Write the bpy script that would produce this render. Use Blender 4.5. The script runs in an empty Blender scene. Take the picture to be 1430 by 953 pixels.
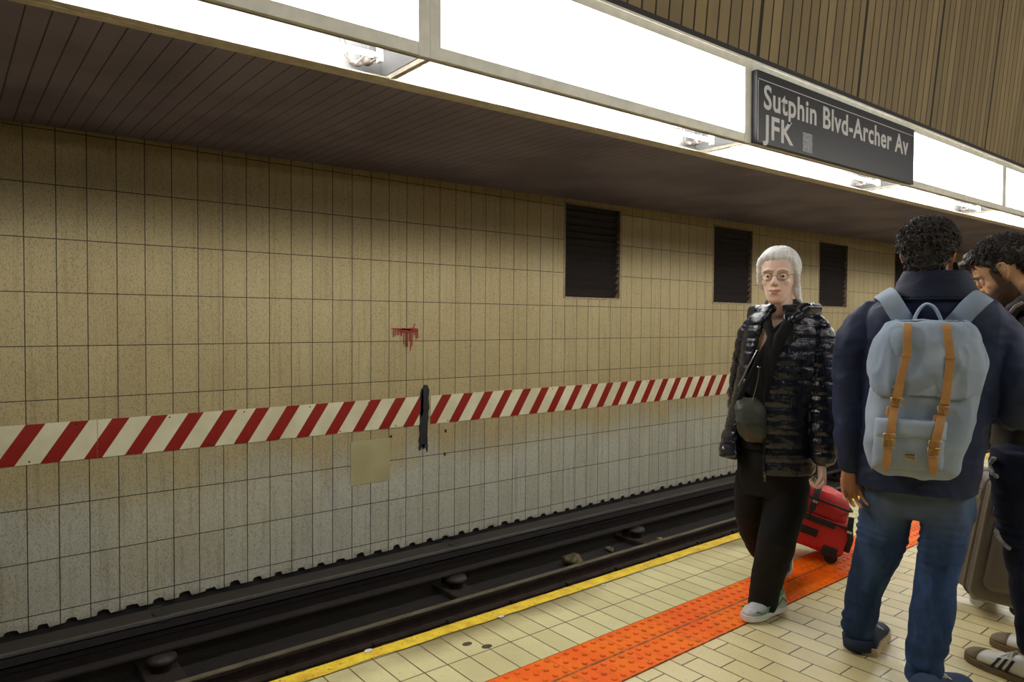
import bpy, bmesh, math, random
from mathutils import Vector, Matrix, noise
R = math.radians
random.seed(7)
C = bpy.context.scene.collection

# ------------------------------------------------------------------ camera
CAM = Vector((0.0, 0.0, 1.33))
YAW, PITCH, ROLL, FPX = 0.8906, -0.0289, 0.0075, 983.46
_fw = Vector((-math.sin(YAW)*math.cos(PITCH), math.cos(YAW)*math.cos(PITCH), math.sin(PITCH)))
_rt = _fw.cross(Vector((0, 0, 1))).normalized(); _up = _rt.cross(_fw)
CR = _rt*math.cos(ROLL) + _up*math.sin(ROLL); CU = _up*math.cos(ROLL) - _rt*math.sin(ROLL)
cd = bpy.data.cameras.new('camera'); cam = bpy.data.objects.new('camera', cd); C.objects.link(cam)
cam.matrix_world = Matrix(((CR.x, CU.x, -_fw.x, CAM.x), (CR.y, CU.y, -_fw.y, CAM.y), (CR.z, CU.z, -_fw.z, CAM.z), (0, 0, 0, 1)))
cd.sensor_width = 36; cd.lens = FPX/1430*36; cd.clip_start = 0.05; cd.clip_end = 200
bpy.context.scene.camera = cam

# ------------------------------------------------------------------ world, lights, exposure
W = bpy.data.worlds.new('world'); bpy.context.scene.world = W; W.use_nodes = True
W.node_tree.nodes['Background'].inputs[0].default_value = (0.86, 0.88, 1.0, 1)
W.node_tree.nodes['Background'].inputs[1].default_value = 0.10
TUBE_E, PANEL_E = 66.0, 12.0
vs = bpy.context.scene.view_settings
vs.view_transform = 'Standard'; vs.look = 'None'; vs.gamma = 1.0; vs.use_curve_mapping = False; vs.exposure = 0.0

# ------------------------------------------------------------------ helpers: materials
def srgb(r, g, b):
    f = lambda c: (c/255/12.92) if c/255 <= 0.04045 else ((c/255+0.055)/1.055)**2.4
    return (f(r), f(g), f(b), 1)
class N:
    """small node-graph helper"""
    def __init__(s, name, rough=0.6, metal=0.0, spec=0.5, coat=0.0):
        s.m = bpy.data.materials.new(name); s.m.use_nodes = True
        s.t = s.m.node_tree; s.b = s.t.nodes['Principled BSDF']
        s.b.inputs['Roughness'].default_value = rough; s.b.inputs['Metallic'].default_value = metal
        s.b.inputs['Specular IOR Level'].default_value = spec; s.b.inputs['Coat Weight'].default_value = coat
        s.tc = s.t.nodes.new('ShaderNodeTexCoord')
    def n(s, typ, **kw):
        x = s.t.nodes.new('ShaderNode'+typ)
        for k, v in kw.items(): setattr(x, k, v)
        return x
    def l(s, a, b): s.t.links.new(a, b)
    def math(s, op, a, b=None, clamp=False):
        x = s.n('Math', operation=op); x.use_clamp = clamp
        for i, v in enumerate((a, b)):
            if v is None: continue
            if isinstance(v, (int, float)): x.inputs[i].default_value = v
            else: s.l(v, x.inputs[i])
        return x.outputs[0]
    def mapr(s, v, a, b, c=0.0, d=1.0, smooth=True):
        x = s.n('MapRange'); x.interpolation_type = 'SMOOTHSTEP' if smooth else 'LINEAR'
        s.l(v, x.inputs[0])
        for i, q in zip((1, 2, 3, 4), (a, b, c, d)): x.inputs[i].default_value = q
        return x.outputs[0]
    def noise(s, scale, detail=3, rough=0.5, vec=None, dist=0.0, col=False):
        x = s.n('TexNoise'); x.inputs['Scale'].default_value = scale; x.inputs['Detail'].default_value = detail
        x.inputs['Roughness'].default_value = rough; x.inputs['Distortion'].default_value = dist
        s.l(vec if vec is not None else s.tc.outputs['Object'], x.inputs['Vector'])
        return x.outputs['Color' if col else 'Fac']
    def scaled(s, sx, sy, sz, off=(0, 0, 0)):
        x = s.n('Mapping'); x.inputs['Scale'].default_value = (sx, sy, sz); x.inputs['Location'].default_value = off
        s.l(s.tc.outputs['Object'], x.inputs['Vector']); return x.outputs[0]
    def xyz(s):
        x = s.n('SeparateXYZ'); s.l(s.tc.outputs['Object'], x.inputs[0]); return x.outputs
    def mix(s, f, a, b, blend='MIX'):
        x = s.n('MixRGB', blend_type=blend)
        for i, v in enumerate((f, a, b)):
            if isinstance(v, (int, float)): x.inputs[i].default_value = v
            elif isinstance(v, tuple): x.inputs[i].default_value = v
            else: s.l(v, x.inputs[i])
        return x.outputs[0]
    def color(s, c):
        if isinstance(c, tuple): s.b.inputs['Base Color'].default_value = c
        else: s.l(c, s.b.inputs['Base Color'])
    def bump(s, h, strength=0.3, dist=0.01, prev=None):
        x = s.n('Bump'); x.inputs['Strength'].default_value = strength; x.inputs['Distance'].default_value = dist
        s.l(h, x.inputs['Height'])
        if prev is not None: s.l(prev, x.inputs['Normal'])
        s.l(x.outputs[0], s.b.inputs['Normal']); return x.outputs[0]
def plain(name, c, rough=0.6, metal=0.0, spec=0.5, var=0.25, nscale=20, bump=0.0, bscale=200, bdist=0.002, coat=0.0):
    a = N(name, rough, metal, spec, coat)
    d = tuple(x*(1-var) for x in c[:3])+(1,)
    a.color(a.mix(a.mapr(a.noise(nscale, 4), 0.3, 0.7), d, c))
    if bump: a.bump(a.noise(bscale, 2), bump, bdist)
    return a.m

# ------------------------------------------------------------------ helpers: objects
WORLD_ROOTS = set()     # things whose parts are modelled in station coordinates
def link(name, me, mat=None, parent=None, label=None, cat=None, group=None, kind=None, smooth=False):
    o = bpy.data.objects.new(name, me); C.objects.link(o)
    if mat is not None and me is not None:
        for m in (mat if isinstance(mat, (list, tuple)) else [mat]): me.materials.append(m)
    if smooth: me.polygons.foreach_set('use_smooth', [True]*len(me.polygons))
    if parent is not None:
        o.parent = parent
        if parent.name in WORLD_ROOTS: o.matrix_parent_inverse = Matrix.Translation(-parent.location)
    if label: o['label'] = label
    if cat: o['category'] = cat
    if group: o['group'] = group
    if kind: o['kind'] = kind
    return o
def empty(name, loc, label, cat, group=None, rot=(0, 0, 0), kind=None):
    o = link(name, None, label=label, cat=cat, group=group, kind=kind); o.location = loc; o.rotation_euler = rot
    o.empty_display_size = 0.1
    return o
def wroot(name, loc, label, cat, group=None):
    o = empty(name, loc, label, cat, group); WORLD_ROOTS.add(o.name); return o
class MB:
    """mesh builder: collects vertices / faces"""
    def __init__(s): s.v = []; s.f = []; s.mi = []
    def add(s, vs, fs, mi=0):
        k = len(s.v); s.v += [Vector(p) for p in vs]; s.f += [tuple(i+k for i in q) for q in fs]; s.mi += [mi]*len(fs); return s
    def box(s, x0, x1, y0, y1, z0, z1, mi=0, M=None):
        vs = [Vector((x, y, z)) for x in (x0, x1) for y in (y0, y1) for z in (z0, z1)]
        if M is not None: vs = [M @ p for p in vs]
        return s.add(vs, [(0, 1, 3, 2), (4, 6, 7, 5), (0, 4, 5, 1), (2, 3, 7, 6), (0, 2, 6, 4), (1, 5, 7, 3)], mi)
    def loft(s, rings, close=True, cap=True, mi=0):
        n = len(rings[0]); vs = [p for r in rings for p in r]; fs = []
        for i in range(len(rings)-1):
            for j in range(n if close else n-1):
                k = (j+1) % n; fs.append((i*n+j, i*n+k, (i+1)*n+k, (i+1)*n+j))
        if cap and close: fs.append(tuple(range(n))[::-1]); fs.append(tuple(range((len(rings)-1)*n, len(rings)*n)))
        return s.add(vs, fs, mi)
    def tube(s, pts, rad, n=16, up=None, mi=0, round_ends=True, closed=False):
        """pts: list of points; rad: list of r or (ra, rb) with ra along 'side' and rb along 'front'"""
        P = [Vector(p) for p in pts]; rd = [(r, r) if isinstance(r, (int, float)) else r for r in rad] if isinstance(rad, (list, tuple)) else [(rad, rad)]*len(P)
        if round_ends and not closed:
            def ext(p, q, r):
                d = (p-q).normalized(); m = min(r)
                return [p+d*m*0.55, p+d*m*0.9], [(r[0]*0.8, r[1]*0.8), (r[0]*0.35, r[1]*0.35)]
            a, ra = ext(P[0], P[1], rd[0]); b, rb = ext(P[-1], P[-2], rd[-1])
            P = a[::-1]+P+b; rd = ra[::-1]+rd+rb
        rings = []; ref = Vector(up) if up is not None else None; N_ = len(P); side = None
        for i, p in enumerate(P):
            if closed: t = (P[(i+1) % N_]-P[i-1]).normalized()
            else: t = (P[min(i+1, N_-1)]-P[max(i-1, 0)]).normalized()
            if ref is not None:
                f = (ref - t*ref.dot(t)).normalized(); sd = t.cross(f)
            else:
                if side is None:
                    h = Vector((0, 0, 1)) if abs(t.z) < 0.9 else Vector((1, 0, 0)); side = t.cross(h).normalized()
                side = (side - t*side.dot(t)).normalized(); sd = side; f = sd.cross(t)
            rings.append([p + sd*math.cos(2*math.pi*k/n)*rd[i][0] + f*math.sin(2*math.pi*k/n)*rd[i][1] for k in range(n)])
        if closed: rings.append(rings[0]); return s.loft(rings, cap=False, mi=mi)
        return s.loft(rings, mi=mi)
    def ball(s, c, r, nu=16, nv=10, M=None, mi=0):
        c = Vector(c); r = (r, r, r) if isinstance(r, (int, float)) else r; rings = []
        for i in range(1, nv):
            a = math.pi*i/nv
            ring = [Vector((math.sin(a)*math.cos(2*math.pi*k/nu)*r[0], math.sin(a)*math.sin(2*math.pi*k/nu)*r[1], -math.cos(a)*r[2])) for k in range(nu)]
            rings.append([(M @ q if M is not None else q)+c for q in ring])
        return s.loft(rings, mi=mi)
    def cyl(s, a, b, r, n=16, mi=0, r2=None):
        a, b = Vector(a), Vector(b); t = (b-a).normalized(); h = Vector((0, 0, 1)) if abs(t.z) < 0.9 else Vector((1, 0, 0))
        u = t.cross(h).normalized(); w = t.cross(u); r2 = r if r2 is None else r2
        return s.loft([[p+(u*math.cos(2*math.pi*k/n)+w*math.sin(2*math.pi*k/n))*q for k in range(n)] for p, q in ((a, r), (b, r2))], mi=mi)
    def xf(s, M): s.v = [M @ p for p in s.v]; return s
    def mesh(s, name):
        me = bpy.data.meshes.new(name); me.from_pydata([tuple(p) for p in s.v], [], s.f)
        if any(s.mi): me.polygons.foreach_set('material_index', s.mi)
        me.update(); return me
    def build(s, name, mat, parent=None, bevel=0.0, smooth=False, seg=2, fix=True, **kw):
        me = s.mesh(name)
        if fix:
            bm = bmesh.new(); bm.from_mesh(me); bmesh.ops.recalc_face_normals(bm, faces=bm.faces); bm.to_mesh(me); bm.free()
        o = link(name, me, mat, parent, smooth=smooth, **kw)
        if bevel:
            b = o.modifiers.new('bevel', 'BEVEL'); b.width = bevel; b.segments = seg; b.limit_method = 'ANGLE'; b.angle_limit = R(35)
        return o
def fused(mb, name, voxel, smooth=4, factor=0.5, disp=None, post=0):
    """melts all pieces of a builder into ONE continuous surface, then displaces it"""
    me = mb.mesh(name)
    bm = bmesh.new(); bm.from_mesh(me); bmesh.ops.recalc_face_normals(bm, faces=bm.faces); bm.to_mesh(me); bm.free()
    o = bpy.data.objects.new('tmp', me); C.objects.link(o)
    r = o.modifiers.new('r', 'REMESH'); r.mode = 'VOXEL'; r.voxel_size = voxel; r.use_smooth_shade = True
    s = o.modifiers.new('s', 'SMOOTH'); s.iterations = smooth; s.factor = factor
    dg = bpy.context.evaluated_depsgraph_get(); out = bpy.data.meshes.new_from_object(o.evaluated_get(dg))
    bpy.data.objects.remove(o); out.name = name
    if disp:
        nr = [v.normal.copy() for v in out.vertices]
        for v, n in zip(out.vertices, nr):
            d = disp(v.co, n)
            v.co = v.co + (n*d if isinstance(d, (int, float)) else d)
    out.polygons.foreach_set('use_smooth', [True]*len(out.polygons)); out.update()
    return out
def copy_tree(o, parent=None):
    c = o.copy(); C.objects.link(c)
    if parent is not None: c.parent = parent
    for ch in list(o.children): copy_tree(ch, c)
    return c
nz = lambda p, s, o=0.0: noise.noise(Vector((p.x*s+o, p.y*s+o*1.7, p.z*s-o)))
def ridge(p, sx, sy, sz, o=0.0):
    return 1-abs(noise.noise(Vector((p.x*sx+o, p.y*sy+o, p.z*sz+o))))*2
def sstep(a, b, x):
    t = max(0, min(1, (x-a)/(b-a))); return t*t*(3-2*t)

# ------------------------------------------------------------------ places in the station (metres)
WX, TW, TH, TZ0, TY0 = -6.441, 0.2064, 0.4132, 2.3467, 0.4829
EDGE = -2.525; BED = -1.36; SLOPE = 0.0135; Y0, Y1 = -3.0, 34.0
M = {}

# ================================================================== MATERIALS OF THE SETTING
def wall_mat():
    a = N('wall_tile', 0.55, spec=0.4); X = a.xyz()
    cmb = a.n('CombineXYZ'); a.l(a.math('SUBTRACT', X[1], TY0), cmb.inputs[0]); a.l(a.math('SUBTRACT', X[2], TZ0), cmb.inputs[1])
    br = a.n('TexBrick'); br.offset = 0; br.squash = 1; a.l(cmb.outputs[0], br.inputs['Vector'])
    for k, v in (('Scale', 1), ('Mortar Size', 0.0038), ('Mortar Smooth', 0.15), ('Bias', 0), ('Brick Width', TW), ('Row Height', TH)): br.inputs[k].default_value = v
    br.inputs['Color1'].default_value = (0, 0, 0, 1); br.inputs['Color2'].default_value = (1, 1, 1, 1); br.inputs['Mortar'].default_value = (0.5, 0.5, 0.5, 1)
    # per-tile value
    cell = a.n('TexWhiteNoise'); cell.noise_dimensions = '2D'
    c2 = a.n('CombineXYZ')
    a.l(a.math('FLOOR', a.math('DIVIDE', a.math('SUBTRACT', X[1], TY0), TW)), c2.inputs[0])
    a.l(a.math('FLOOR', a.math('DIVIDE', a.math('SUBTRACT', X[2], TZ0), TH)), c2.inputs[1]); a.l(c2.outputs[0], cell.inputs['Vector'])
    tv = cell.outputs['Value']
    # brown dust above, washed pale below about z = -0.1, wandering edge
    edge = a.math('ADD', X[2], a.math('MULTIPLY', a.math('SUBTRACT', a.noise(1.3, 4), 0.5), 0.55))
    edge = a.math('ADD', edge, a.math('MULTIPLY', a.math('SUBTRACT', tv, 0.5), 0.22))
    up = a.mapr(edge, -0.28, 0.22)
    base = a.mix(up, srgb(172, 171, 154), srgb(160, 144, 102))
    pale = a.mapr(a.noise(0.55, 3), 0.42, 0.66)
    base = a.mix(a.math('MULTIPLY', pale, 0.35), base, srgb(176, 164, 122))
    base = a.mix(a.math('MULTIPLY', a.math('SUBTRACT', 1.0, tv), 0.20), base, srgb(124, 105, 66))
    # vertical rain-like streaks
    st = a.mapr(a.noise(1.0, 4, 0.6, a.scaled(1, 26, 1.1)), 0.50, 0.72)
    base = a.mix(a.math('MULTIPLY', st, 0.30), base, srgb(98, 84, 52))
    low = a.mapr(a.math('ADD', X[2], a.math('MULTIPLY', a.noise(6, 3), 0.35)), -0.62, -0.95)
    base = a.mix(a.math('MULTIPLY', low, 0.25), base, srgb(186, 184, 172))
    foot = a.mapr(a.math('ADD', X[2], a.math('MULTIPLY', a.noise(14, 3), 0.14)), -0.93, -1.05)
    base = a.mix(a.math('MULTIPLY', foot, 0.6), base, srgb(90, 74, 58))
    # pitted, wormy glaze
    rot = a.n('Mapping'); rot.inputs['Rotation'].default_value = (R(38), 0, 0); rot.inputs['Scale'].default_value = (1, 1.0, 0.36); a.l(a.tc.outputs['Object'], rot.inputs['Vector'])
    pit = a.mapr(a.noise(185, 2, 0.55, rot.outputs[0], 0.5), 0.34, 0.52)
    base = a.mix(a.math('MULTIPLY', a.math('SUBTRACT', 1.0, pit), 0.50), base, srgb(78, 62, 38))
    a.color(a.mix(br.outputs['Fac'], base, srgb(44, 32, 18)))
    h = a.math('SUBTRACT', a.math('MULTIPLY', pit, 0.5), a.math('MULTIPLY', br.outputs['Fac'], 1.0))
    a.bump(h, 0.8, 0.003)
    return a.m
M['wall'] = wall_mat()
M['concrete'] = plain('dark_concrete', srgb(29, 24, 22), 0.85, var=0.35, nscale=3, bump=0.3, bscale=40, bdist=0.004)
M['soot'] = plain('sooty_concrete', srgb(26, 18, 12), 0.85, var=0.5, nscale=5, bump=0.5, bscale=30, bdist=0.01)
def soffit_mat():
    a = N('track_ceiling_slats', 0.5, spec=0.35); X = a.xyz()
    fr = a.math('FRACT', a.math('DIVIDE', X[1], 0.1062)); d = a.math('ABSOLUTE', a.math('SUBTRACT', fr, 0.5))
    gap = a.mapr(d, 0.455, 0.49)
    base = a.mix(a.mapr(a.noise(1.2, 4), 0.35, 0.65), srgb(122, 113, 138), srgb(146, 137, 162))
    a.color(a.mix(gap, base, srgb(66, 58, 70)))
    a.bump(a.math('SUBTRACT', 1.0, gap), 0.9, 0.012); return a.m
M['soffit'] = soffit_mat()
def wood_mat():
    a = N('brown_ceiling_slats', 0.6, spec=0.3); X = a.xyz()
    q = a.math('DIVIDE', a.math('SUBTRACT', X[1], 0.02), 0.1495)
    fr = a.math('FRACT', q); d = a.math('ABSOLUTE', a.math('SUBTRACT', fr, 0.5)); gap = a.mapr(d, 0.42, 0.47)
    cell = a.n('TexWhiteNoise'); cell.noise_dimensions = '1D'; a.l(a.math('FLOOR', q), cell.inputs['W'])
    base = a.mix(cell.outputs['Value'], srgb(128, 114, 84), srgb(160, 142, 104))
    base = a.mix(a.math('MULTIPLY', a.mapr(a.noise(1.0, 4, 0.6, a.scaled(1, 3, 0.8)), 0.4, 0.7), 0.5), base, srgb(118, 102, 84))
    base = a.mix(a.math('MULTIPLY', a.noise(1, 3, 0.5, a.scaled(1, 40, 1.5)), 0.35), base, srgb(124, 108, 76))
    # every twelfth joint is a wider panel joint
    f2 = a.math('FRACT', a.math('DIVIDE', a.math('SUBTRACT', X[1], 0.0), 1.794)); g2 = a.mapr(a.math('ABSOLUTE', a.math('SUBTRACT', f2, 0.5)), 0.485, 0.493)
    a.color(a.mix(a.math('MAXIMUM', gap, g2), base, srgb(44, 36, 22)))
    a.bump(a.math('SUBTRACT', 1.0, gap), 0.9, 0.012); return a.m
M['wood'] = wood_mat()
def floor_mat():
    a = N('platform_tile', 0.38, spec=0.5); X = a.xyz()
    def brick(xo, yo, w, h, off, ms=0.003):
        cmb = a.n('CombineXYZ'); a.l(a.math('SUBTRACT', X[0], xo), cmb.inputs[0]); a.l(a.math('SUBTRACT', X[1], yo), cmb.inputs[1])
        br = a.n('TexBrick'); br.offset = off; br.squash = 1; a.l(cmb.outputs[0], br.inputs['Vector'])
        for k, v in (('Scale', 1), ('Mortar Size', ms), ('Mortar Smooth', 0.2), ('Bias', 0.0), ('Brick Width', w), ('Row Height', h)): br.inputs[k].default_value = v
        br.inputs['Color1'].default_value = (0, 0, 0, 1); br.inputs['Color2'].default_value = (1, 1, 1, 1); br.inputs['Mortar'].default_value = (0, 0, 0, 1)
        return br
    A = brick(-2.235, 1.6043, 0.212, 0.10377, 0.0); B = brick(-1.568+0.1035, 2.313, 0.207, 0.1030, 0.5)
    sel = a.math('GREATER_THAN', X[0], -1.9)
    fac = a.mix(sel, A.outputs['Fac'], B.outputs['Fac']); tv = a.mix(sel, A.outputs['Color'], B.outputs['Color'])
    near = a.mix(tv, srgb(222, 206, 150), srgb(236, 222, 170))
    far_ = a.mix(tv, srgb(212, 203, 148), srgb(226, 218, 164))
    base = a.mix(sel, far_, near)
    base = a.mix(a.math('MULTIPLY', a.mapr(a.noise(2.0, 4), 0.5, 0.75), 0.25), base, srgb(176, 158, 104))
    # grime along the yellow edge, deeper in places
    g = a.math('ADD', X[0], a.math('MULTIPLY', a.noise(2.2, 5, 0.6), 0.34)); gm = a.mapr(g, -2.13, -2.32)
    gy = a.mapr(a.noise(0.9, 2), 0.42, 0.58)
    base = a.mix(a.math('MULTIPLY', gm, a.math('ADD', 0.25, a.math('MULTIPLY', gy, 0.6))), base, srgb(112, 94, 52))
    base = a.mix(a.math('MULTIPLY', a.mapr(a.noise(70, 2), 0.62, 0.72), 0.35), base, srgb(165, 150, 100))
    a.color(a.mix(fac, base, a.mix(a.noise(9, 2), srgb(64, 48, 24), srgb(120, 98, 58))))
    a.l(a.mapr(a.noise(8, 3), 0.3, 0.7, 0.30, 0.5), a.b.inputs['Roughness'])
    a.bump(a.math('SUBTRACT', a.math('MULTIPLY', a.noise(60, 2), 0.15), fac), 0.5, 0.003); return a.m
M['floor'] = floor_mat()
def yellow_mat():
    a = N('yellow_paint', 0.5)
    b = a.mix(a.mapr(a.noise(14, 5, 0.65), 0.35, 0.7), srgb(238, 208, 44), srgb(206, 164, 26))
    a.color(a.mix(a.mapr(a.noise(60, 3), 0.62, 0.7), b, srgb(150, 110, 30))); a.bump(a.noise(50, 3), 0.4, 0.003); return a.m
M['yellow'] = yellow_mat()
def orange_mat():
    a = N('orange_tactile', 0.5, spec=0.2); X = a.xyz()
    b = a.mix(a.mapr(a.noise(4, 4), 0.35, 0.65), srgb(255, 122, 0), srgb(250, 100, 0))
    seam = a.mapr(a.math('ABSOLUTE', a.math('SUBTRACT', X[0], -1.882)), 0.009, 0.003)
    fy = a.math('ABSOLUTE', a.math('SUBTRACT', a.math('FRACT', a.math('DIVIDE', X[1], 0.305)), 0.5)); s2 = a.mapr(fy, 0.487, 0.496)
    e1 = a.mapr(a.math('ABSOLUTE', a.math('SUBTRACT', X[0], -1.8825)), 0.147, 0.155)
    dirt = a.math('MULTIPLY', a.math('MAXIMUM', a.math('MAXIMUM', seam, a.math('MULTIPLY', s2, 0.6)), e1), a.mapr(a.noise(30, 3), 0.3, 0.6, 0.35, 1.0))
    # grime collects round the foot of each dome
    low = a.mapr(X[2], 0.0045, 0.0062)
    b = a.mix(a.math('MULTIPLY', a.mapr(a.noise(18, 4), 0.52, 0.7), 0.25), b, srgb(170, 70, 30))
    a.color(a.mix(dirt, b, srgb(124, 72, 48))); a.bump(a.noise(120, 2), 0.25, 0.001); return a.m
M['orange'] = orange_mat()
M['frame'] = plain('cream_enamel', srgb(238, 238, 226), 0.4, var=0.12, nscale=9)
M['trimcream'] = plain('weathered_cream_metal', srgb(232, 224, 202), 0.5, var=0.2, nscale=14)
M['reflector'] = plain('white_reflector', srgb(150, 150, 150), 0.5, var=0.02)
def emit(name, c, e):
    m = bpy.data.materials.new(name); m.use_nodes = True; t = m.node_tree; b = t.nodes['Principled BSDF']
    b.inputs['Base Color'].default_value = (0.8, 0.8, 0.8, 1); b.inputs['Emission Color'].default_value = c; b.inputs['Emission Strength'].default_value = e
    return m
M['tube'] = emit('lit_fluorescent_tube', (1.0, 0.985, 0.95, 1), TUBE_E)
M['panel'] = emit('lit_diffuser', (1.0, 0.985, 0.95, 1), PANEL_E)
M['black_metal'] = plain('black_metal', srgb(26, 25, 25), 0.5, var=0.3)
M['rust'] = plain('rusty_steel', srgb(56, 42, 33), 0.55, metal=0.3, var=0.5, nscale=9, bump=0.4, bscale=60, bdist=0.003)
M['railtop'] = plain('polished_rail', srgb(190, 184, 170), 0.22, metal=1.0, var=0.25, nscale=5)
M['tie'] = plain('creosoted_timber', srgb(46, 34, 27), 0.85, var=0.5, nscale=12, bump=0.6, bscale=50, bdist=0.005)
M['cover'] = plain('dark_cover_board', srgb(40, 33, 30), 0.6, var=0.3, nscale=6, bump=0.3, bscale=60)
M['ceramic'] = plain('dusty_ceramic', srgb(50, 40, 33), 0.6, var=0.4)

# ================================================================== SETTING
# platform slab with floor tiles
b = MB(); b.box(EDGE+0.012, 6.0, Y0, Y1, -0.16, 0.0)
b.build('floor', M['floor'], kind='structure')
b = MB()   # painted rubbing edge, ragged inner side
ys = [Y0+0.06*i for i in range(int((Y1-Y0)/0.06)+1)]
o_, i_, l_ = [], [], []
for y in ys:
    i_.append((-2.452+0.010*nz(Vector((0, y, 0)), 5)+0.006*nz(Vector((0, y, 3)), 17), y, 0.003)); o_.append((EDGE, y, 0.003)); l_.append((EDGE, y, -0.09))
b.loft([i_, o_, l_], close=False); b.build('trim_1', M['yellow'], kind='structure', fix=False)
b = MB(); b.box(-2.95+0.6, 6.0, Y0, Y1, BED, -0.16); b.build('wall_platform', M['soot'], kind='structure')
b = MB(); b.box(WX-0.3, 6.0, Y0, Y1, BED-0.2, BED); b.build('floor_trackbed', M['soot'], kind='structure')
# tiled wall with ventilation openings: built from strips round the openings
VENT = [(6.03, 7.07), (9.13, 10.2), (12.33, 13.42), (15.45, 16.5), (18.6, 19.65), (21.75, 22.8)]
VZ0, VZ1 = 1.615, 2.80
b = MB(); xa, xb = WX-0.035, WX
b.box(xa, xb, Y0, Y1, -1.0, VZ0)
prev = Y0
for a0, a1 in VENT: b.box(xa, xb, prev, a0, VZ0, 3.4); b.box(xa, xb, a0, a1, VZ1+0.012*a0*0+0.02, 3.4); prev = a1
b.box(xa, xb, prev, Y1, VZ0, 3.4)
# scalloped foot of the tiles
y = Y0+0.05; up = [(xb, Y0, -1.0)]; dn = [(xb, Y0, -1.07)]
pts = []
k = 0
yy = TY0-17*TW
while yy < 26:
    w = 0.03+0.014*random.random(); h = 0.022+0.02*random.random(); c0 = yy+TW*0.42+random.uniform(-.012, .012)
    pts += [(c0-w*1.25, -1.068), (c0-w, -1.068+h*0.8), (c0, -1.068+h), (c0+w*0.9, -1.068+h*0.9), (c0+w*1.3, -1.072)]
    yy += TW
fr = [(WX, p[0], -1.0) for p in pts]; fl = [(WX, p[0], p[1]+0.008*nz(Vector((p[0], 0, 0)), 30)) for p in pts]; bk = [(xa, q[1], q[2]) for q in fl]
b.loft([fr, fl, bk], close=False)
b.build('wall_left', M['wall'], kind='structure', fix=False)
b = MB(); b.box(WX-0.3, xa, Y0, Y1, BED-0.2, VZ0-0.03)
b.box(WX-0.8, WX-0.5, Y0, Y1, VZ0-0.1, 3.6); b.box(WX-0.55, xa, Y0, Y1, VZ0-0.15, VZ0-0.03)
b.build('wall_behind_tiles', M['concrete'], kind='structure')
b = MB(); b.box(WX-0.8, 6.0, Y1, Y1+0.3, BED-0.2, 9); b.build('wall_far', M['soot'], kind='structure')
b = MB(); b.box(WX-0.8, 6.0, Y0-0.3, Y0, BED-0.2, 9); b.build('wall_near', M['concrete'], kind='structure')
b = MB(); b.box(6.0, 6.3, Y0, Y1, BED-0.2, 9); b.build('wall_right', plain('painted_wall', srgb(120, 108, 84), .6), kind='structure')

# ceiling over the track, rising gently along the platform
FX, FO, FZ = -3.385, -3.93, 2.765      # face of the light trough, its outer lip, its underside at y = 0
b = MB(); b.box(WX-0.1, FO, Y0, Y1, 0.0, 0.25)
cs = b.build('ceiling_over_track', M['soffit'], kind='structure'); cs.location.z = FZ+0.012; cs.rotation_euler.x = SLOPE
b = MB(); b.add([(FX+0.005, Y0, 0.72), (FX+0.005, Y1, 0.72), (-3.05, Y1, 4.2), (-3.05, Y0, 4.2), (FX-0.2, Y0, 0.72), (FX-0.2, Y1, 0.72), (-3.3, Y1, 4.2), (-3.3, Y0, 4.2)],
             [(0, 1, 2, 3), (4, 7, 6, 5), (0, 4, 5, 1), (3, 2, 6, 7), (0, 3, 7, 4), (1, 5, 6, 2)])
cw = b.build('ceiling_slatted_fascia', M['wood'], kind='structure'); cw.location.z = FZ; cw.rotation_euler.x = SLOPE
b = MB(); b.box(FX-0.02, FX+0.012, Y0, Y1, 0.685, 0.735)
tr = b.build('trim_2', plain('dark_reveal', srgb(48, 44, 48), 0.6), kind='structure'); tr.location.z = FZ; tr.rotation_euler.x = SLOPE
b = MB(); b.box(-3.3, 6.2, Y0, Y1, 6.9, 7.1); b.build('ceiling', M['concrete'], kind='structure')

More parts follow.
